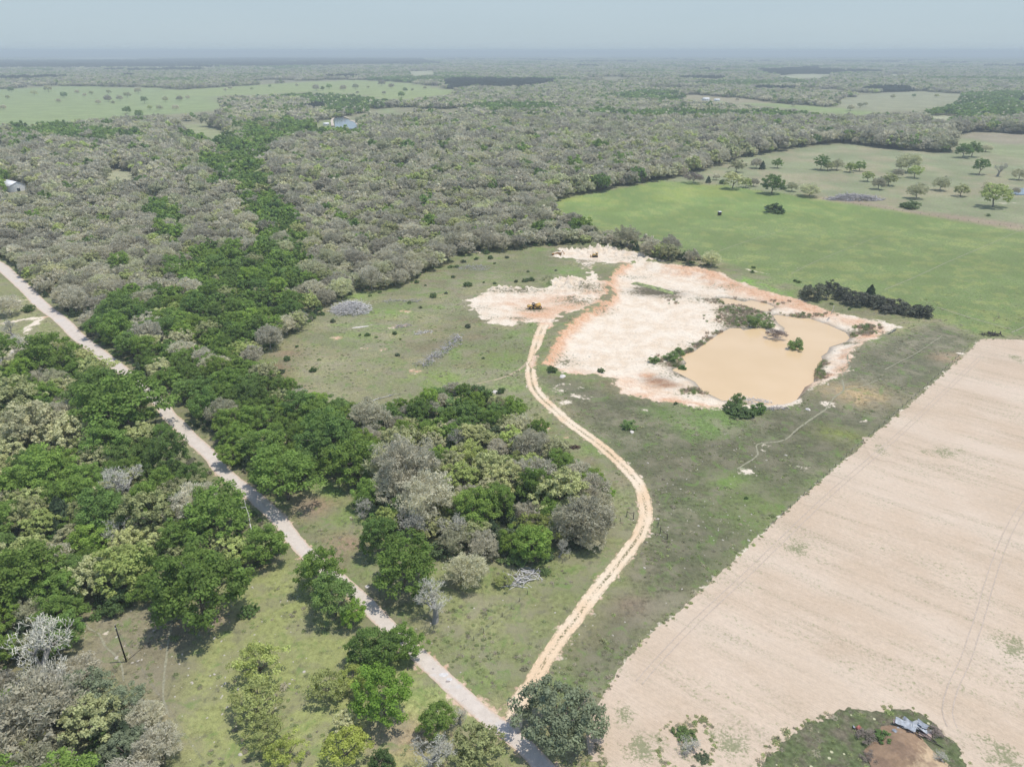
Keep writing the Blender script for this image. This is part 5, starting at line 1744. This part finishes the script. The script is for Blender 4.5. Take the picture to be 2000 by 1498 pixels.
# box blind on the meadow
x, y, z = at(1405, 421)
t = tag(empty("hunting_blind", (x, y, z), .2), "dark boxy hunting blind standing alone on the green meadow", "hunting blind")
MB().box((0, 0, 1.7), (2.3, 2.1, 2.5)).build("cabin", plain("dark brown boards", (.05, .042, .036), .9, .3, 3), t)
MB().box((0, 0, 3.02), (2.7, 2.5, .12), tilt=(.06, 0)).build("roof", M_WHITE, t)
for s in (-1, 1): MB().box((s * .55, -1.06, 2.1), (.6, .06, .45)).build("window", M_GLASS, t)
for sx in (-1, 1):
    for sy in (-.9, .9): MB().tube((sx, sy, 0), (sx, sy, .5), .08, .08, 6).build("leg", M_WOOD, t)
x, y, z = at(1497, 409)
t = tag(empty("stock_trailer", (x, y, z), .5), "tiny white trailer half hidden beside the oval bush clump on the meadow", "trailer")
MB().box((0, 0, 1.2), (3.6, 1.8, 1.5)).build("body", M_WHITE, t)
for s in (-1, 1): MB().tube((0, s * .95 - .1, .35), (0, s * .95 + .1, .35), .35, .35, 12).build("wheel", M_TYRE, t)
MB().box((2.3, 0, .5), (1.2, .2, .12)).build("drawbar", M_BLACK, t)


def gable(name, label, px, py, L, Wd, Hw, Hr, rz, z=None, cat="building", windows=2, roof=None):
    x, y, zz = at(px, py, z)
    t = tag(empty(name, (x, y, zz), rz), label, cat)
    b = MB()
    b.v += [(-L / 2, -Wd / 2, 0), (L / 2, -Wd / 2, 0), (L / 2, Wd / 2, 0), (-L / 2, Wd / 2, 0), (-L / 2, -Wd / 2, Hw), (L / 2, -Wd / 2, Hw), (L / 2, Wd / 2, Hw), (-L / 2, Wd / 2, Hw), (-L / 2, 0, Hw + Hr), (L / 2, 0, Hw + Hr)]
    b.q += [[0, 1, 5, 4], [1, 2, 6, 5], [2, 3, 7, 6], [3, 0, 4, 7]]
    b.t += [[5, 6, 9], [7, 4, 8]]
    b.build("wall", M_WHITE, t)
    b = MB()
    sl = math.atan2(Hr, Wd / 2)
    for s in (-1, 1):
        b.box((0, s * Wd / 4 * 1.06, Hw + Hr / 2 + .12 - .04), (L + .8, Wd / 2 / math.cos(sl) * 1.08, .14), tilt=(-s * sl, 0))
    b.build("roof", roof or M_WHITE, t)
    for k in range(windows):
        MB().box((-L / 2 + L * (k + 1) / (windows + 1), -Wd / 2 - .03, Hw * .5), (1.4, .08, 1.2)).build("window", M_GLASS, t)
    MB().box((L / 2 + .03, 0, 1.5), (.08, 2.6, 3.0)).build("door", M_GLASS, t)
    return t


gable("barn", "white roofed metal barn half buried in the grey woods", 28, 372, 20, 14, 5.5, 3.2, -.62)
gable("farmhouse", "tiny white farm building by bare ground in the far woods", 1378, 197, 18, 11, 4, 3, .2)
gable("farm_shed", "tiny pale shed beside the far white farm building", 1400, 198, 14, 10, 3, 2.5, -.3, windows=1)
gable("house", "far white house in the dark band near the horizon", 45, 148, 34, 20, 6, 6, .1)
gable("house", "far pale house between woods near the horizon, beside the white one", 28, 146, 26, 18, 6, 6, -.2)
gable("warehouse", "long pale roof at the far field under the horizon", 1118, 107.5, 150, 60, 9, 12, .05, windows=4)
gable("farm_shed", "small white shed on the grass by the distant stock pond", 637, 246, 9, 7, 3, 2, .4, windows=1)

# utility pole and its line
x, y, z = at(247, 1292)
t = tag(empty("utility_pole", (x, y, z)), "dark wooden utility pole standing alone on the stony clearing", "utility pole")
MB().tube((0, 0, -.2), (-.12, .1, 10.2), .17, .13, 10).build("pole", plain("creosoted pole", (.022, .018, .016), .85, .3, 6), t)
MB().tube((.02, 0, .2), (1.5, 3.6, .1), .045, .045, 5).tube((1.5, 3.6, .1), (1.5, 3.6, .35), .07, .07, 6).build("ground_brace", M_WOOD, t)
MB().tube((-.12, .1, 10.2), (-.12, .1, 10.5), .05, .03, 6).box((-.12, -.05, 9.6), (.12, .16, .3)).build("insulator", M_WHITE, t)
b = MB()
end = np.array(G(520, 1660, 8.8))
top = np.array([x - .12, y + .1, z + 10.1])
for dz in (0, -1.3):
    P = [top + (end - top) * k / 24 + np.array([0, 0, dz - 1.4 * math.sin(math.pi * k / 24)]) for k in range(25)]
    b.path(P, .016, .016, 4)
tag(b.build("power_line", M_WIRE), "thin overhead wires sagging from the utility pole over the meadow", "power line")


def stick_heap(name, label, px, py, rx, ry, h, n, ls, mat, rz=0.0, thick=.07, cat="brush pile", seed=1):
    rng = np.random.default_rng(seed)
    x, y, z = at(px, py)
    t = MB()
    for k in range(n):
        a, q = rng.random() * 6.28, rng.random() ** .6
        cx_, cy_ = q * rx * math.cos(a), q * ry * math.sin(a)
        top = h * (1 - q ** 1.7)
        cz = top * rng.uniform(.35, 1.0) + .1
        d = unit(np.array([rng.normal(), rng.normal(), rng.normal() * .33]))
        L = ls * rng.uniform(.4, 1.2)
        c = np.array([cx_, cy_, cz])
        bend = rng.normal(size=3) * .12 * L
        p0, p2 = c - d * L / 2, c + d * L / 2
        p0[2], p2[2] = max(p0[2], .02), max(p2[2], .02)
        r = thick * rng.uniform(.5, 1.5)
        t.path([p0, c + bend * np.array([1, 1, .3]), p2], r, r * .5, 4)
    o = t.build(name, mat, None, (x, y, z))
    o.rotation_euler.z = rz
    return tag(o, label, cat)


stick_heap("brush_pile", "largest pale grey heap of dead branches in the upper clearing", 686, 606, 10.2, 9.0, 4.6, 900, 4.8, M_STICK, 0, .085, seed=2)
wr = catmull(GP([(826, 714), (846, 700), (862, 690), (880, 676), (892, 660)]), 3.2)
b = MB()
rng = np.random.default_rng(4)
for p in wr:
    for k in range(26 if p is wr[0] or p is wr[1] else 17):
        c = np.array([p[0], p[1], 0]) + np.array([rng.normal() * 1.5, rng.normal() * 1.2, rng.uniform(.15, 1.5)])
        d = unit(np.array([rng.normal(), rng.normal() + .8, rng.normal() * .35]))
        L = rng.uniform(1.4, 5)
        p0, p1 = c - d * L / 2, c + d * L / 2
        p0[2], p1[2] = max(p0[2], .03), max(p1[2], .03)
        b.tube(p0, p1, rng.uniform(.05, .16), .05, 5)
tag(b.build("log_windrow", M_STICKD), "long grey windrow of pushed logs lying across the clearing", "log row")
o = stick_heap("log_pile", "small pile of silver logs just below the thicket", 1022, 1128, 4.2, 2.2, 1.0, 46, 5.5, M_STICK, .25, .11, "log pile", 6)
stick_heap("brush_pile", "low spread of grey branches at the top of the clearing", 928, 524, 10, 7, .6, 120, 4.0, M_STICKD, 0, .07, seed=8)
stick_heap("brush_pile", "long heap of bulldozed trees on the pasture's brown strip", 1668, 390, 24, 9, 4.5, 420, 9, M_STICKD, 0, .24, seed=9)
stick_heap("brush_pile", "dead wood heaped on the knob at the pond's near shore", 1462, 786, 9, 2.6, 1.4, 170, 3.5, M_STICK, 0, .07, seed=10)
stick_heap("brush_pile", "dark driftwood line at the pond's lowest corner", 1513, 799, 5, 1.2, .7, 80, 2.6, M_STICKD, .1, .07, seed=11)
stick_heap("brush_pile", "thin scatter of sticks beside two willow bushes in the clearing", 648, 588, 3, 2, .5, 30, 2.4, M_STICKD, 0, .06, seed=12)
stick_heap("brush_pile", "broken grey branches beside orange earth in the upper clearing", 765, 588, 5, 2.6, .6, 60, 2.8, M_STICKD, .2, .06, seed=13)
stick_heap("brush_pile", "flat grey branches right of the orange earth in the clearing", 805, 588, 6, 2.4, .6, 60, 3.0, M_STICKD, .1, .06, seed=14)
stick_heap("brush_pile", "slanting grey sticks between the orange earth and the log windrow", 826, 650, 4.2, 1.1, .5, 50, 3.4, M_STICK, .55, .07, seed=15)
stick_heap("brush_pile", "dark sticks in front of the orange earth in the clearing", 785, 638, 5, 2.2, .6, 70, 2.6, M_STICKD, .5, .06, seed=16)
stick_heap("burnt_heap", "small dark reddish burnt heap on grass beside the track", 1122, 874, 2.0, 1.0, .7, 60, 1.3, M_CHAR, 0, .11, "burnt heap", 17)
stick_heap("brush_pile", "low dark wood lying at the meadow corner near the field", 1936, 654, 5, 2, .9, 40, 4, plain("dark rotten wood", (.07, .06, .055), .95, .3, 2), 0, .16, seed=18)


def fallen(name, label, pts, r0, mat, branches=5, seed=1, cat="fallen tree", L=2.2):
    rng = np.random.default_rng(seed)
    P = [np.array(G(a, b_, h_)) for a, b_, h_ in pts]
    o0 = P[0].copy()
    o0[2] = 0
    b = MB()
    b.path([p - o0 for p in P], r0, r0 * .35, 7)
    for k in range(branches):
        i = rng.integers(1, len(P))
        p = P[i] - o0
        d = unit(np.array([rng.normal(), rng.normal(), abs(rng.normal()) * .6]))
        q = p + d * L * rng.uniform(.5, 1)
        s = q + unit(d + rng.normal(size=3) * .6) * L * rng.uniform(.3, .8)
        s[2] = max(s[2], .05)
        b.path([p, q, s], r0 * .5, r0 * .12, 5)
    return tag(b.build(name, mat, None, o0), label, cat)


fallen("fallen_tree", "white dead tree limbs sprawling at the lower photo edge", [(98, 1492, .3), (112, 1474, 1.4), (124, 1478, 1.6), (132, 1498, .4), (136, 1530, .2)], .2, M_STICK, 6, 3)
fallen("fallen_tree", "second white limb rising beside the sprawling dead tree", [(146, 1500, .2), (153, 1478, 2.0), (160, 1488, 1.2), (168, 1500, .3)], .17, M_STICK, 4, 4)
fallen("fallen_log", "grey trunk lying at the clearing's lower edge by a dull bush", [(712, 788, .25), (740, 778, .3), (766, 772, .3)], .2, M_STICK, 3, 5)
fallen("fallen_log", "shorter grey trunk just below the longer one at the clearing", [(752, 788, .2), (774, 786, .25)], .18, M_STICK, 2, 6)
fallen("fallen_log", "thin grey trunk on grass beside the log pile", [(978, 1146, .15), (1010, 1142, .2), (1020, 1146, .15)], .1, M_STICK, 2, 7)
fallen("fallen_tree", "bleached dead tree lying inside the thicket's front", [(856, 1052, .8), (876, 1036, 3), (900, 1022, 4), (915, 1018, 4.4)], .22, M_STICK, 8, 8, L=3)
fallen("dead_snag", "white bare trunk leaning at the quarry rim by the hedge", [(1623, 614, -.6), (1626, 606, 2.6), (1629, 597, 5.2)], .28, M_STICK, 1, 9, "dead trunk")
fallen("fallen_limb", "white forked dead limb beside the broad green tree and road", [(492, 1040, 2.5), (488, 1022, 4.5), (486, 1006, 6.5), (480, 990, 8)], .16, M_STICK, 4, 10, "dead limb")


def boulder(name, label, px, py, r, seed, cat="boulder", mat=None):
    rng = random.Random(seed)
    bmx = bmesh.new()
    bmesh.ops.create_icosphere(bmx, subdivisions=3, radius=1)
    ks = [Vector((rng.gauss(0, 1), rng.gauss(0, 1), rng.gauss(0, 1))) for _ in range(6)]
    for v in bmx.verts:
        v.co *= 1 + .10 * sum(math.sin(2.4 * v.co.dot(q)) for q in ks) * .6
        v.co.x *= 1.35
        v.co.z = max(v.co.z * .62, -.25)
    me = bpy.data.meshes.new(name)
    bmx.to_mesh(me)
    bmx.free()
    me.materials.append(mat or M_LIME)
    x, y, z = at(px, py)
    o = link(name, me, None, (x, y, z))
    o.scale = (r, r, r)
    o.rotation_euler.z = rng.uniform(0, 3)
    return tag(o, label, cat)


boulder("boulder", "pale boulder touching the green bush above the thicket", 967, 766, 1.2, 1)
boulder("boulder", "white boulder on grass below the orange clay bank", 1099, 735, 1.2, 2)
boulder("boulder", "white rock in front of the twiggy bush right of the track", 1234, 844, .7, 3)
boulder("boulder", "pale rock on the grass between thicket and track's first bend", 973, 784, .6, 4)
o = boulder("rock_slab", "long white rock slab lying in the upper clearing", 706, 639, 2.2, 5, "rock")
o.scale = (3.0, .75, .5)
o.rotation_euler.z = .35
boulder("boulder", "pale stone blocks on the road verge near the roadside trio", 717, 1146, .5, 6)
boulder("boulder", "flat white stone lying by the quarry's near grass edge", 1578, 800, .8, 7)


def post_fence(name, label, pts, step, h=1.25, wires=3, r=.07, cat="fence", start=0):
    P = GP(pts)
    x0, y0 = P[0]
    t = tag(empty(name, (x0, y0, 0)), label, cat)
    L = np.concatenate([[0], np.cumsum(np.linalg.norm(np.diff(P, axis=0), axis=1))])
    n = int(L[-1] / step)
    rng = random.Random(len(pts) * 7 + n)
    tops = []
    proto = None
    for k in range(n + 1):
        s = min(L[-1], k * L[-1] / max(n, 1))
        x, y = np.interp(s, L, P[:, 0]) - x0, np.interp(s, L, P[:, 1]) - y0
        hh = h * rng.uniform(.85, 1.12)
        if proto is None:
            proto = MB().tube((0, 0, -.2), (0, 0, h), r, r * .85, 6).build("post", M_WOOD, t)
            o = proto
        else:
            o = proto.copy()
            COL.objects.link(o)
            o.parent = t
        o.location = (x, y, 0)
        o.rotation_euler = (rng.uniform(-.08, .08), rng.uniform(-.08, .08), 0)
        tops.append((x, y))
    b = MB()
    for w_ in range(wires):
        z = h * (.35 + .58 * w_ / max(1, wires - 1))
        for a, c in zip(tops[:-1], tops[1:]): b.tube((a[0], a[1], z), (c[0], c[1], z), .012, .012, 3, cap=False)
    b.build("wire", M_WIRE, t)
    return t


post_fence("wire_fence", "post and wire fence between the track and thicket's lower corner", [(1224, 1010), (1205, 1022), (1180, 1042), (1150, 1066), (1125, 1082), (1098, 1100)], 2.6)
post_fence("wire_fence", "old wire fence slanting across grass below the log pile", [(907, 1267), (921, 1254), (950, 1230), (978, 1206), (1005, 1184), (1030, 1160)], 3.0)
post_fence("wire_fence", "wire fence along the dark grass edge of the fallow field", [(1500, 1032), (1530, 1004), (1546, 990), (1600, 940), (1660, 884), (1735, 820), (1820, 744), (1890, 680)], 4.5)
post_fence("wire_fence", "wire fence along the meadow's far edge to the pasture", [(1290, 354), (1420, 364), (1500, 377), (1600, 387), (1700, 404), (1850, 427), (1995, 446)], 7, 1.4, 2, .1)


def brace(name, label, A, B_, h):
    a, c = np.array(G(*A)), np.array(G(*B_))
    t = tag(empty(name, tuple(a)), label, "gate post")
    d = c - a
    for p in ((0, 0, 0), tuple(d)): MB().tube((p[0], p[1], -.2), (p[0], p[1], h if p == (0, 0, 0) else h * .8), .11, .1, 8).build("post", M_WOOD, t)
    MB().tube((0, 0, h * .8), (d[0], d[1], h * .55), .06, .06, 6).tube((0, 0, h * .35), (d[0], d[1], h * .7), .035, .035, 5).build("rail", M_WOOD, t)
    return t


brace("gate_post", "tall dark gate post and brace on the thicket side of the track", (1237, 1014), (1224, 1008), 2.5)
brace("gate_post", "dark double gate post with brace on the field side of the track", (1289, 1042), (1303, 1053), 2.3)
x, y, z = at(1285, 1030)
t = tag(empty("swing_gate", (x, y, z), math.radians(72)), "narrow steel gate swung open beside the track's outer bend", "gate")
MB().tube((0, 0, .3), (2.6, 0, .3), .035, .035, 5).tube((0, 0, 1.3), (2.6, 0, 1.3), .035, .035, 5).tube((0, 0, .3), (0, 0, 1.3), .04, .04, 5).tube((2.6, 0, .3), (2.6, 0, 1.3), .04, .04, 5).tube((0, 0, .65), (2.6, 0, .65), .025, .025, 5).tube((0, 0, 1.0), (2.6, 0, 1.0), .025, .025, 5).build("frame", M_BLACK, t)

# collapsed shed on the grassy island
x, y, z = at(1775, 1424)
t = tag(empty("collapsed_shed", (x, y, z)), "collapsed shed of torn grey metal sheets on the grass island", "collapsed shed")


def tin(c, size, rz, tilt, mat):
    b = MB()
    n = 18
    L, w_ = size
    V = [(-L / 2 + L * i / n, s * w_ / 2, .045 * (1 if i % 2 else -1) + .25 * (s * .4) * math.sin(i * .5)) for i in range(n + 1) for s in (-1, 1)]
    b.v = V
    b.q = [[2 * i, 2 * i + 2, 2 * i + 3, 2 * i + 1] for i in range(n)]
    o = b.build("roof_sheet", mat, t, c)
    o.rotation_euler = (tilt[0], tilt[1], rz)


for c, s, rz, tl, mt in (((-1.2, .5, 1.2), (2.7, 1.3), -.5, (.28, .12), M_TIN), ((-.5, -.3, 1.0), (2.6, 1.0), -.62, (.1, -.08), M_TIN), ((-2.0, .9, .9), (1.6, .9), -.2, (.35, .25), M_TINR), ((3.4, -.9, .4), (1.4, .7), .1, (.2, .1), M_TIN), ((-2.6, -.8, .7), (2.3, 1.3), .5, (-.1, .2), M_TIN), ((1.0, .4, .9), (2.2, 1.2), .15, (.2, -.2), M_TIN), ((2.6, .6, .9), (1.8, 1.5), 1.1, (.35, .2), M_TIN),
                         ((3.1, .2, .7), (2.1, 1.1), .7, (-.3, .3), M_TIN), ((1.7, -.5, .8), (2.6, .8), -.55, (.1, .1), M_TIN), ((-.6, -1.2, .4), (1.3, 1.0), .2, (.2, -.3), M_TINR), ((2.4, -1.4, .35), (2.2, 1.5), -.6, (.05, .1), M_TINR), ((.2, 1.3, .9), (1.7, .7), -.9, (.5, .1), M_TIN)):
    tin(c, s, rz, tl, mt)
for p, q in (((-3.6, -1.2, .2), (-.4, -1.0, .7)), ((.6, -1.0, .9), (4.4, -4.2, .15)), ((.2, -.8, .8), (1.2, -2.4, .2)), ((-.2, -1.6, .2), (.6, -.4, 1.0)), ((1.2, -.4, 1.1), (3.8, -3.0, .15)), ((-1.6, 1.5, .3), (-.4, 2.2, 1.2))):
    MB().tube(p, q, .09, .08, 6).build("timber", M_WOOD, t)
# earth heap in front of it
x, y, z = at(1768, 1476)
n = 46
uu, vv = np.meshgrid(np.linspace(-1, 1, n), np.linspace(-1, 1, n))
X, Y = uu.ravel() * 7.5, vv.ravel() * 6.5
rr = np.hypot(uu, vv).ravel() * (1 + .22 * np.sin(np.arctan2(vv, uu).ravel() * 3 + .7))
Z = 1.5 * (1 - smooth(.15, 1.0, rr)) * (.55 + .9 * fbm(X * .35 + 40, Y * .35, 71, 4)) + .35 * (fbm(X * 1.1, Y * 1.1, 72, 3) - .5) * (rr < .9) - .02
q = (np.arange(n - 1)[:, None] * n + np.arange(n - 1)[None, :]).ravel()
q = np.stack([q, q + 1, q + n + 1, q + n], 1)
q = q[rr[q].max(1) < 1.0]
u_, inv = np.unique(q, return_inverse=True)
m = Mat("bare earth heap")
nz, n2_ = m.noise(.9, 5, .65), m.noise(.22, 3)
sepx = m.n("ShaderNodeSeparateXYZ", {0: m.n("ShaderNodeTexCoord").outputs["Object"]})
c = m.mix(m.ramp(m.math('ADD', m.math('MULTIPLY', m.math('SUBTRACT', sepx.outputs[0], sepx.outputs[1]), .11), m.math('MULTIPLY', m.math('SUBTRACT', nz, .5), 1.2)), .1, .55), (.30, .205, .13), (.50, .375, .235))
c = m.mix(m.ramp(n2_, .5, .62, 0, .6), c, (.21, .145, .10))
c = m.scale(c, m.lin(nz, .3, .7, .8, 1.15))
m.bsdf(c, .95, .1, bump=nz, bump_d=.2)
me = mesh_np("earth_heap", np.stack([X, Y, Z], 1)[u_], inv.reshape(q.shape), m.m)
tag(link("earth_heap", me, None, (x, y, .11)), "heap of bare brown and tan earth in front of the collapsed shed", "earth heap")
x, y, z = at(1676, 1424)
t = tag(empty("scrap_heap", (x, y, .1), .3), "little heap of red and grey scrap on the grass island", "scrap")
MB().box((0, 0, .3), (1.0, .7, .5), .3, (.2, .1)).build("red_box", plain("red rusted metal", (.36, .13, .10), .8, .4, 3), t)
MB().box((-.6, .5, .25), (.7, .5, .06), 1.0, (.5, .2)).box((.5, -.4, .15), (.8, .3, .06), -.4, (.2, .3)).build("metal_scrap", M_TIN, t)
for e in ((S_, 1728, 1440, 40, "green bush between the collapsed shed and the earth heap", .7), (U_, 1692, 1438, 40, "dry grey brush beside the scrap on the grass island", .6), (D_, 1845, 1482, 36, "bare scraggly bush at the grass island's outer edge", .5), (U_, 1825, 1428, 30, "dry brush right beside the collapsed shed", .7),
          (U_, 1700, 1478, 34, "dry grey brush beside the earth heap", .5), (D_, 1352, 1452, 46, "bare twiggy tree among dark scrub in the fallow field", .55), (S_, 1338, 1432, 46, "dark low scrub right behind the bare tree in the fallow field", .4), (S_, 1372, 1478, 30, "low green weeds in front of the bare tree in the fallow field", .35)):
    place_from_px(e[0], e[1], e[2], e[3], e[4], sq=e[5])
    build_tree(TREES[-1], len(TREES))
    SOLO.append(TREES[-1])

# reeds and dead weeds round the pond
RD = bpy.data.collections.new("reed shapes")
RN = []
M_REED = leaf_mat("dry reeds", [(.58, .47, .36), (.50, .41, .31), (.46, .44, .26)], .45)
M_REEDG = leaf_mat("green reeds", [(.30, .38, .14), (.26, .34, .13)], .45)
for s in range(3):
    rng = np.random.default_rng(1500 + s)
    n = 60
    a, rr = rng.random(n) * 6.28, rng.random(n) ** .6
    U = unit(np.stack([np.cos(a) * .25, np.sin(a) * .25, np.ones(n)], 1) + rng.normal(size=(n, 3)) * .2)
    L = rng.uniform(.7, 1.3, n)
    P = np.stack([rr * np.cos(a), rr * np.sin(a), L * .45], 1)
    Nn = unit(np.cross(U, rng.normal(size=(n, 3))))
    o = bpy.data.objects.new("reed", mesh_quads("reed", quads_at(P, Nn, U, rng.uniform(.06, .13, n), L), rng.random(n), M_REED if s < 2 else M_REEDG))
    RD.objects.link(o)
    RN.append(o.name)
X, Y = [], []
rng = np.random.default_rng(5)
for px0, py0, rx, ry, n in ((1455,605,13,9,150),(1435,625,10,7,100),(1480,622,7,6,40),(1425,588,9,4,50),(1395,660,5,3.5,60),(1375,671,5,3,60),(1410,648,5,3,60),(1352,684,5,3,50),(1310,700,6,4,50),(1322,712,4,3,40),(1594,722,1.5,6,60),(1602,703,2,4,40),(1600,735,2,5,40),(1680,655,7,4,60),(1690,640,6,3,50),(1560,615,14,3,70),(1470,590,14,2.5,70),(1356,762,4,3,30),(1310,590,6,3,8)):
    a, b_, _ = G(px0, py0, -2)
    X.append(a + rng.normal(size=n) * rx * .55)
    Y.append(b_ + rng.normal(size=n) * ry * .55)
X, Y = np.concatenate(X), np.concatenate(Y)
ok = (sdf(X, Y, P_POND) > .3) & (sdf(X, Y, P_POOL) > .2)
X, Y = X[ok], Y[ok]
s = rng.uniform(.5, 1.15, len(X))
scatter("reeds", np.stack([X, Y, height(X, Y)], 1), [RN[i] for i in rng.integers(0, 3, len(X))], np.stack([0 * X, 0 * X, rng.uniform(0, 6.28, len(X))], 1), np.stack([s, s, s], 1), RD, RN)
# ------------------------------------------------------------------ what each tree is called: its look, and the nearest thing one can find
CATS = {"leafy_tree": "tree", "bright_tree": "tree", "budding_tree": "tree", "grey_tree": "tree", "juniper": "tree", "live_oak": "tree", "mesquite": "tree", "bare_tree": "tree", "shrub": "bush", "willow_bush": "bush", "hedge_bush": "bush", "brush_bush": "bush"}
LOOK = {"leafy_tree": "green leafy tree", "bright_tree": "bright green tree", "budding_tree": "yellowish budding tree", "grey_tree": "grey twiggy tree", "juniper": "dark evergreen", "shrub": "dark bush"}
GROUPS = {"leafy_tree": "green leafy trees of the woods", "bright_tree": "green leafy trees of the woods", "budding_tree": "yellowish budding trees of the woods", "grey_tree": "grey twiggy trees of the woods", "juniper": "dark evergreens of the woods", "shrub": "bushes dotted over open ground"}
ORD = ["nearest", "second nearest", "third nearest", "fourth nearest", "fifth nearest", "sixth nearest", "seventh nearest", "eighth nearest", "ninth nearest", "tenth nearest", "eleventh nearest", "twelfth nearest"]
MARKS = [("the utility pole", 247, 1292), ("the junction of track and road", 1000, 1425), ("the largest brush heap", 686, 602), ("the log windrow", 850, 700), ("the old earth mover", 1043, 603), ("the orange backhoe", 1091, 499), ("the yellow bulldozer", 1162, 502),
         ("the white roofed barn", 28, 372), ("the burnt heap", 1122, 874), ("the silver log pile", 1022, 1128), ("the lone oval meadow bush", 1514, 412), ("the driveway's mouth on the road", 88, 622), ("the lush green hollow", 640, 965), ("the bright marsh strip", 490, 695),
         ("the road's hidden upper stretch", 205, 700), ("the road's reappearing point", 246, 732), ("the road's leafy stretch", 330, 812), ("the shaded piece of road", 440, 925), ("the track's tightest outer bend", 1261, 1000), ("the quarry's farthest bank", 1240, 500), ("the white rock slab", 706, 639),
         ("the meadow's wooded corner", 1075, 402), ("the meadow's notch in the woods", 1150, 440), ("the road's pale far bend", 10, 515), ("the thicket's front snag", 1092, 1090), ("the thicket's topmost tip", 935, 772), ("the clearing's upper wooded corner", 850, 525), ("the clearing's marsh end", 545, 735),
         ("the left wood's narrow trail", 55, 1010), ("the small forest glade", 230, 350), ("the lane's upper end", 905, 495), ("the road's topmost visible point", 0, 520), ("the fallen white limbs", 130, 1490), ("the hunting blind", 1405, 421), ("the clearing's fallen trunks", 745, 782), ("the rocky meadow's upper corner", 560, 1095)]
MX = np.array([G(m_[1], m_[2])[:2] for m_ in MARKS])
ALLT = {}
for t in SOLO + MASS:
    k = t["kind"]
    ALLT.setdefault(k, []).append(t)
seen_labels = set()
cand = []
for k, ts in ALLT.items():
    if k not in LOOK: continue
    P = np.array([(t["x"], t["y"]) for t in ts])
    for j, mk in enumerate(MARKS):
        d = np.hypot(*(P - MX[j]).T)
        order = np.argsort(d)[:12]
        for rank, i in enumerate(order):
            t = ts[i]
            if t.get("obj") is not None and t["label"] is None and d[i] < 95: cand.append((rank + d[i] / 60.0, rank, t, mk[0], k))
best = {}
for sc_, rank, t, mk, k in sorted(cand, key=lambda q: q[0]):
    best.setdefault(id(t), (rank, mk, k))


def size_word(t):
    r = t["r"]
    if t["kind"] in ("shrub", "juniper"): return "tiny" if r < 1 else ("small" if r < 2 else "stout")
    return "small" if r < 4.0 else ("medium" if r < 5.4 else "large")


TENS = ["", "", "twenty", "thirty", "forty", "fifty", "sixty", "seventy", "eighty", "ninety"]
ONES = ["zero", "one", "two", "three", "four", "five", "six", "seven", "eight", "nine", "ten", "eleven", "twelve", "thirteen", "fourteen", "fifteen", "sixteen", "seventeen", "eighteen", "nineteen"]


def num(n):
    n = int(max(0, min(99, n)))
    return ONES[n] if n < 20 else TENS[n // 10] + ("-" + ONES[n % 10] if n % 10 else "")


spots = set()


def spot(t):
    """place in the photo, for trees nothing else tells apart"""
    px, py, _ = proj(t["x"], t["y"], .8 * t["r"])
    a, b = px / 20.0, py / 14.98
    for da, db in ((0, 0), (.5, 0), (-.5, 0), (0, .5), (0, -.5), (.9, 0), (-.9, 0)):
        key = (t["kind"], round(a + da), round(b + db))
        if key not in spots: break
    spots.add(key)
    return f"{num(key[1])} percent across and {num(key[2])} percent down the photo"


# the trees already singled out by hand are themselves landmarks for their neighbours
NAMED = [t for t in SOLO if t["label"] and t["hand"] and not t["group"] and math.hypot(t["x"], t["y"]) < 330]
used_rel = set()
for t in SOLO:
    o = t["obj"]
    if o.get("label"): continue
    o["category"] = t["cat"] or CATS[t["kind"]]
    if t["label"]:
        o["label"] = t["label"]
        if t["group"]:
            o["group"] = t["group"]
            o["label"] = f"{LOOK[t['kind']]} on a distant meadow {spot(t)}"
        continue
    if id(t) in best:
        rank, mk, k = best[id(t)]
        o["label"] = f"{size_word(t)} {LOOK[k]}, {ORD[rank]} of its kind to {mk}"
        o["group"] = GROUPS[k]
for k, ts in ALLT.items():
    rest = [t for t in ts if t.get("obj") is not None and not t["obj"].get("label")]
    for t in rest:
        best_n = None
        for nmd in sorted(NAMED, key=lambda q: (q["x"] - t["x"]) ** 2 + (q["y"] - t["y"]) ** 2)[:6]:
            d = math.hypot(nmd["x"] - t["x"], nmd["y"] - t["y"])
            if d > 26: break
            rank = sum(1 for q in ALLT[k] if q is not t and math.hypot(nmd["x"] - q["x"], nmd["y"] - q["y"]) < d)
            if rank < 4 and len(nmd["label"].split()) + 8 <= 16:
                best_n = (rank, nmd)
                break
        if best_n:
            t["obj"]["label"] = f"{LOOK.get(k, 'tree')}, {ORD[best_n[0]]} to the {best_n[1]['label']}"
            t["obj"]["group"] = GROUPS.get(k, "trees of the woods")
        else:
            where = spot(t)
            t["obj"]["label"] = f"{LOOK.get(k, 'tree')} {where}"
            t["obj"]["group"] = GROUPS.get(k, "trees of the woods")
# ------------------------------------------------------------------ the air: one closed box of thin even haze
b = MB()
b.box((0, 30500, (135.0 - 9.0) / 2), (126000, 83000, 144.0))
m = Mat("thin haze")
pv = m.n("ShaderNodeVolumePrincipled", {"Color": (.85, .955, .955), "Density": 1.75e-4, "Anisotropy": 0.0})
m.nt.links.new(pv.outputs[0], m.out.inputs["Volume"])
m.m.cycles.homogeneous_volume = True
tag(b.build("haze", m.m), "pale bluish haze that veils the far woods", kind="stuff")
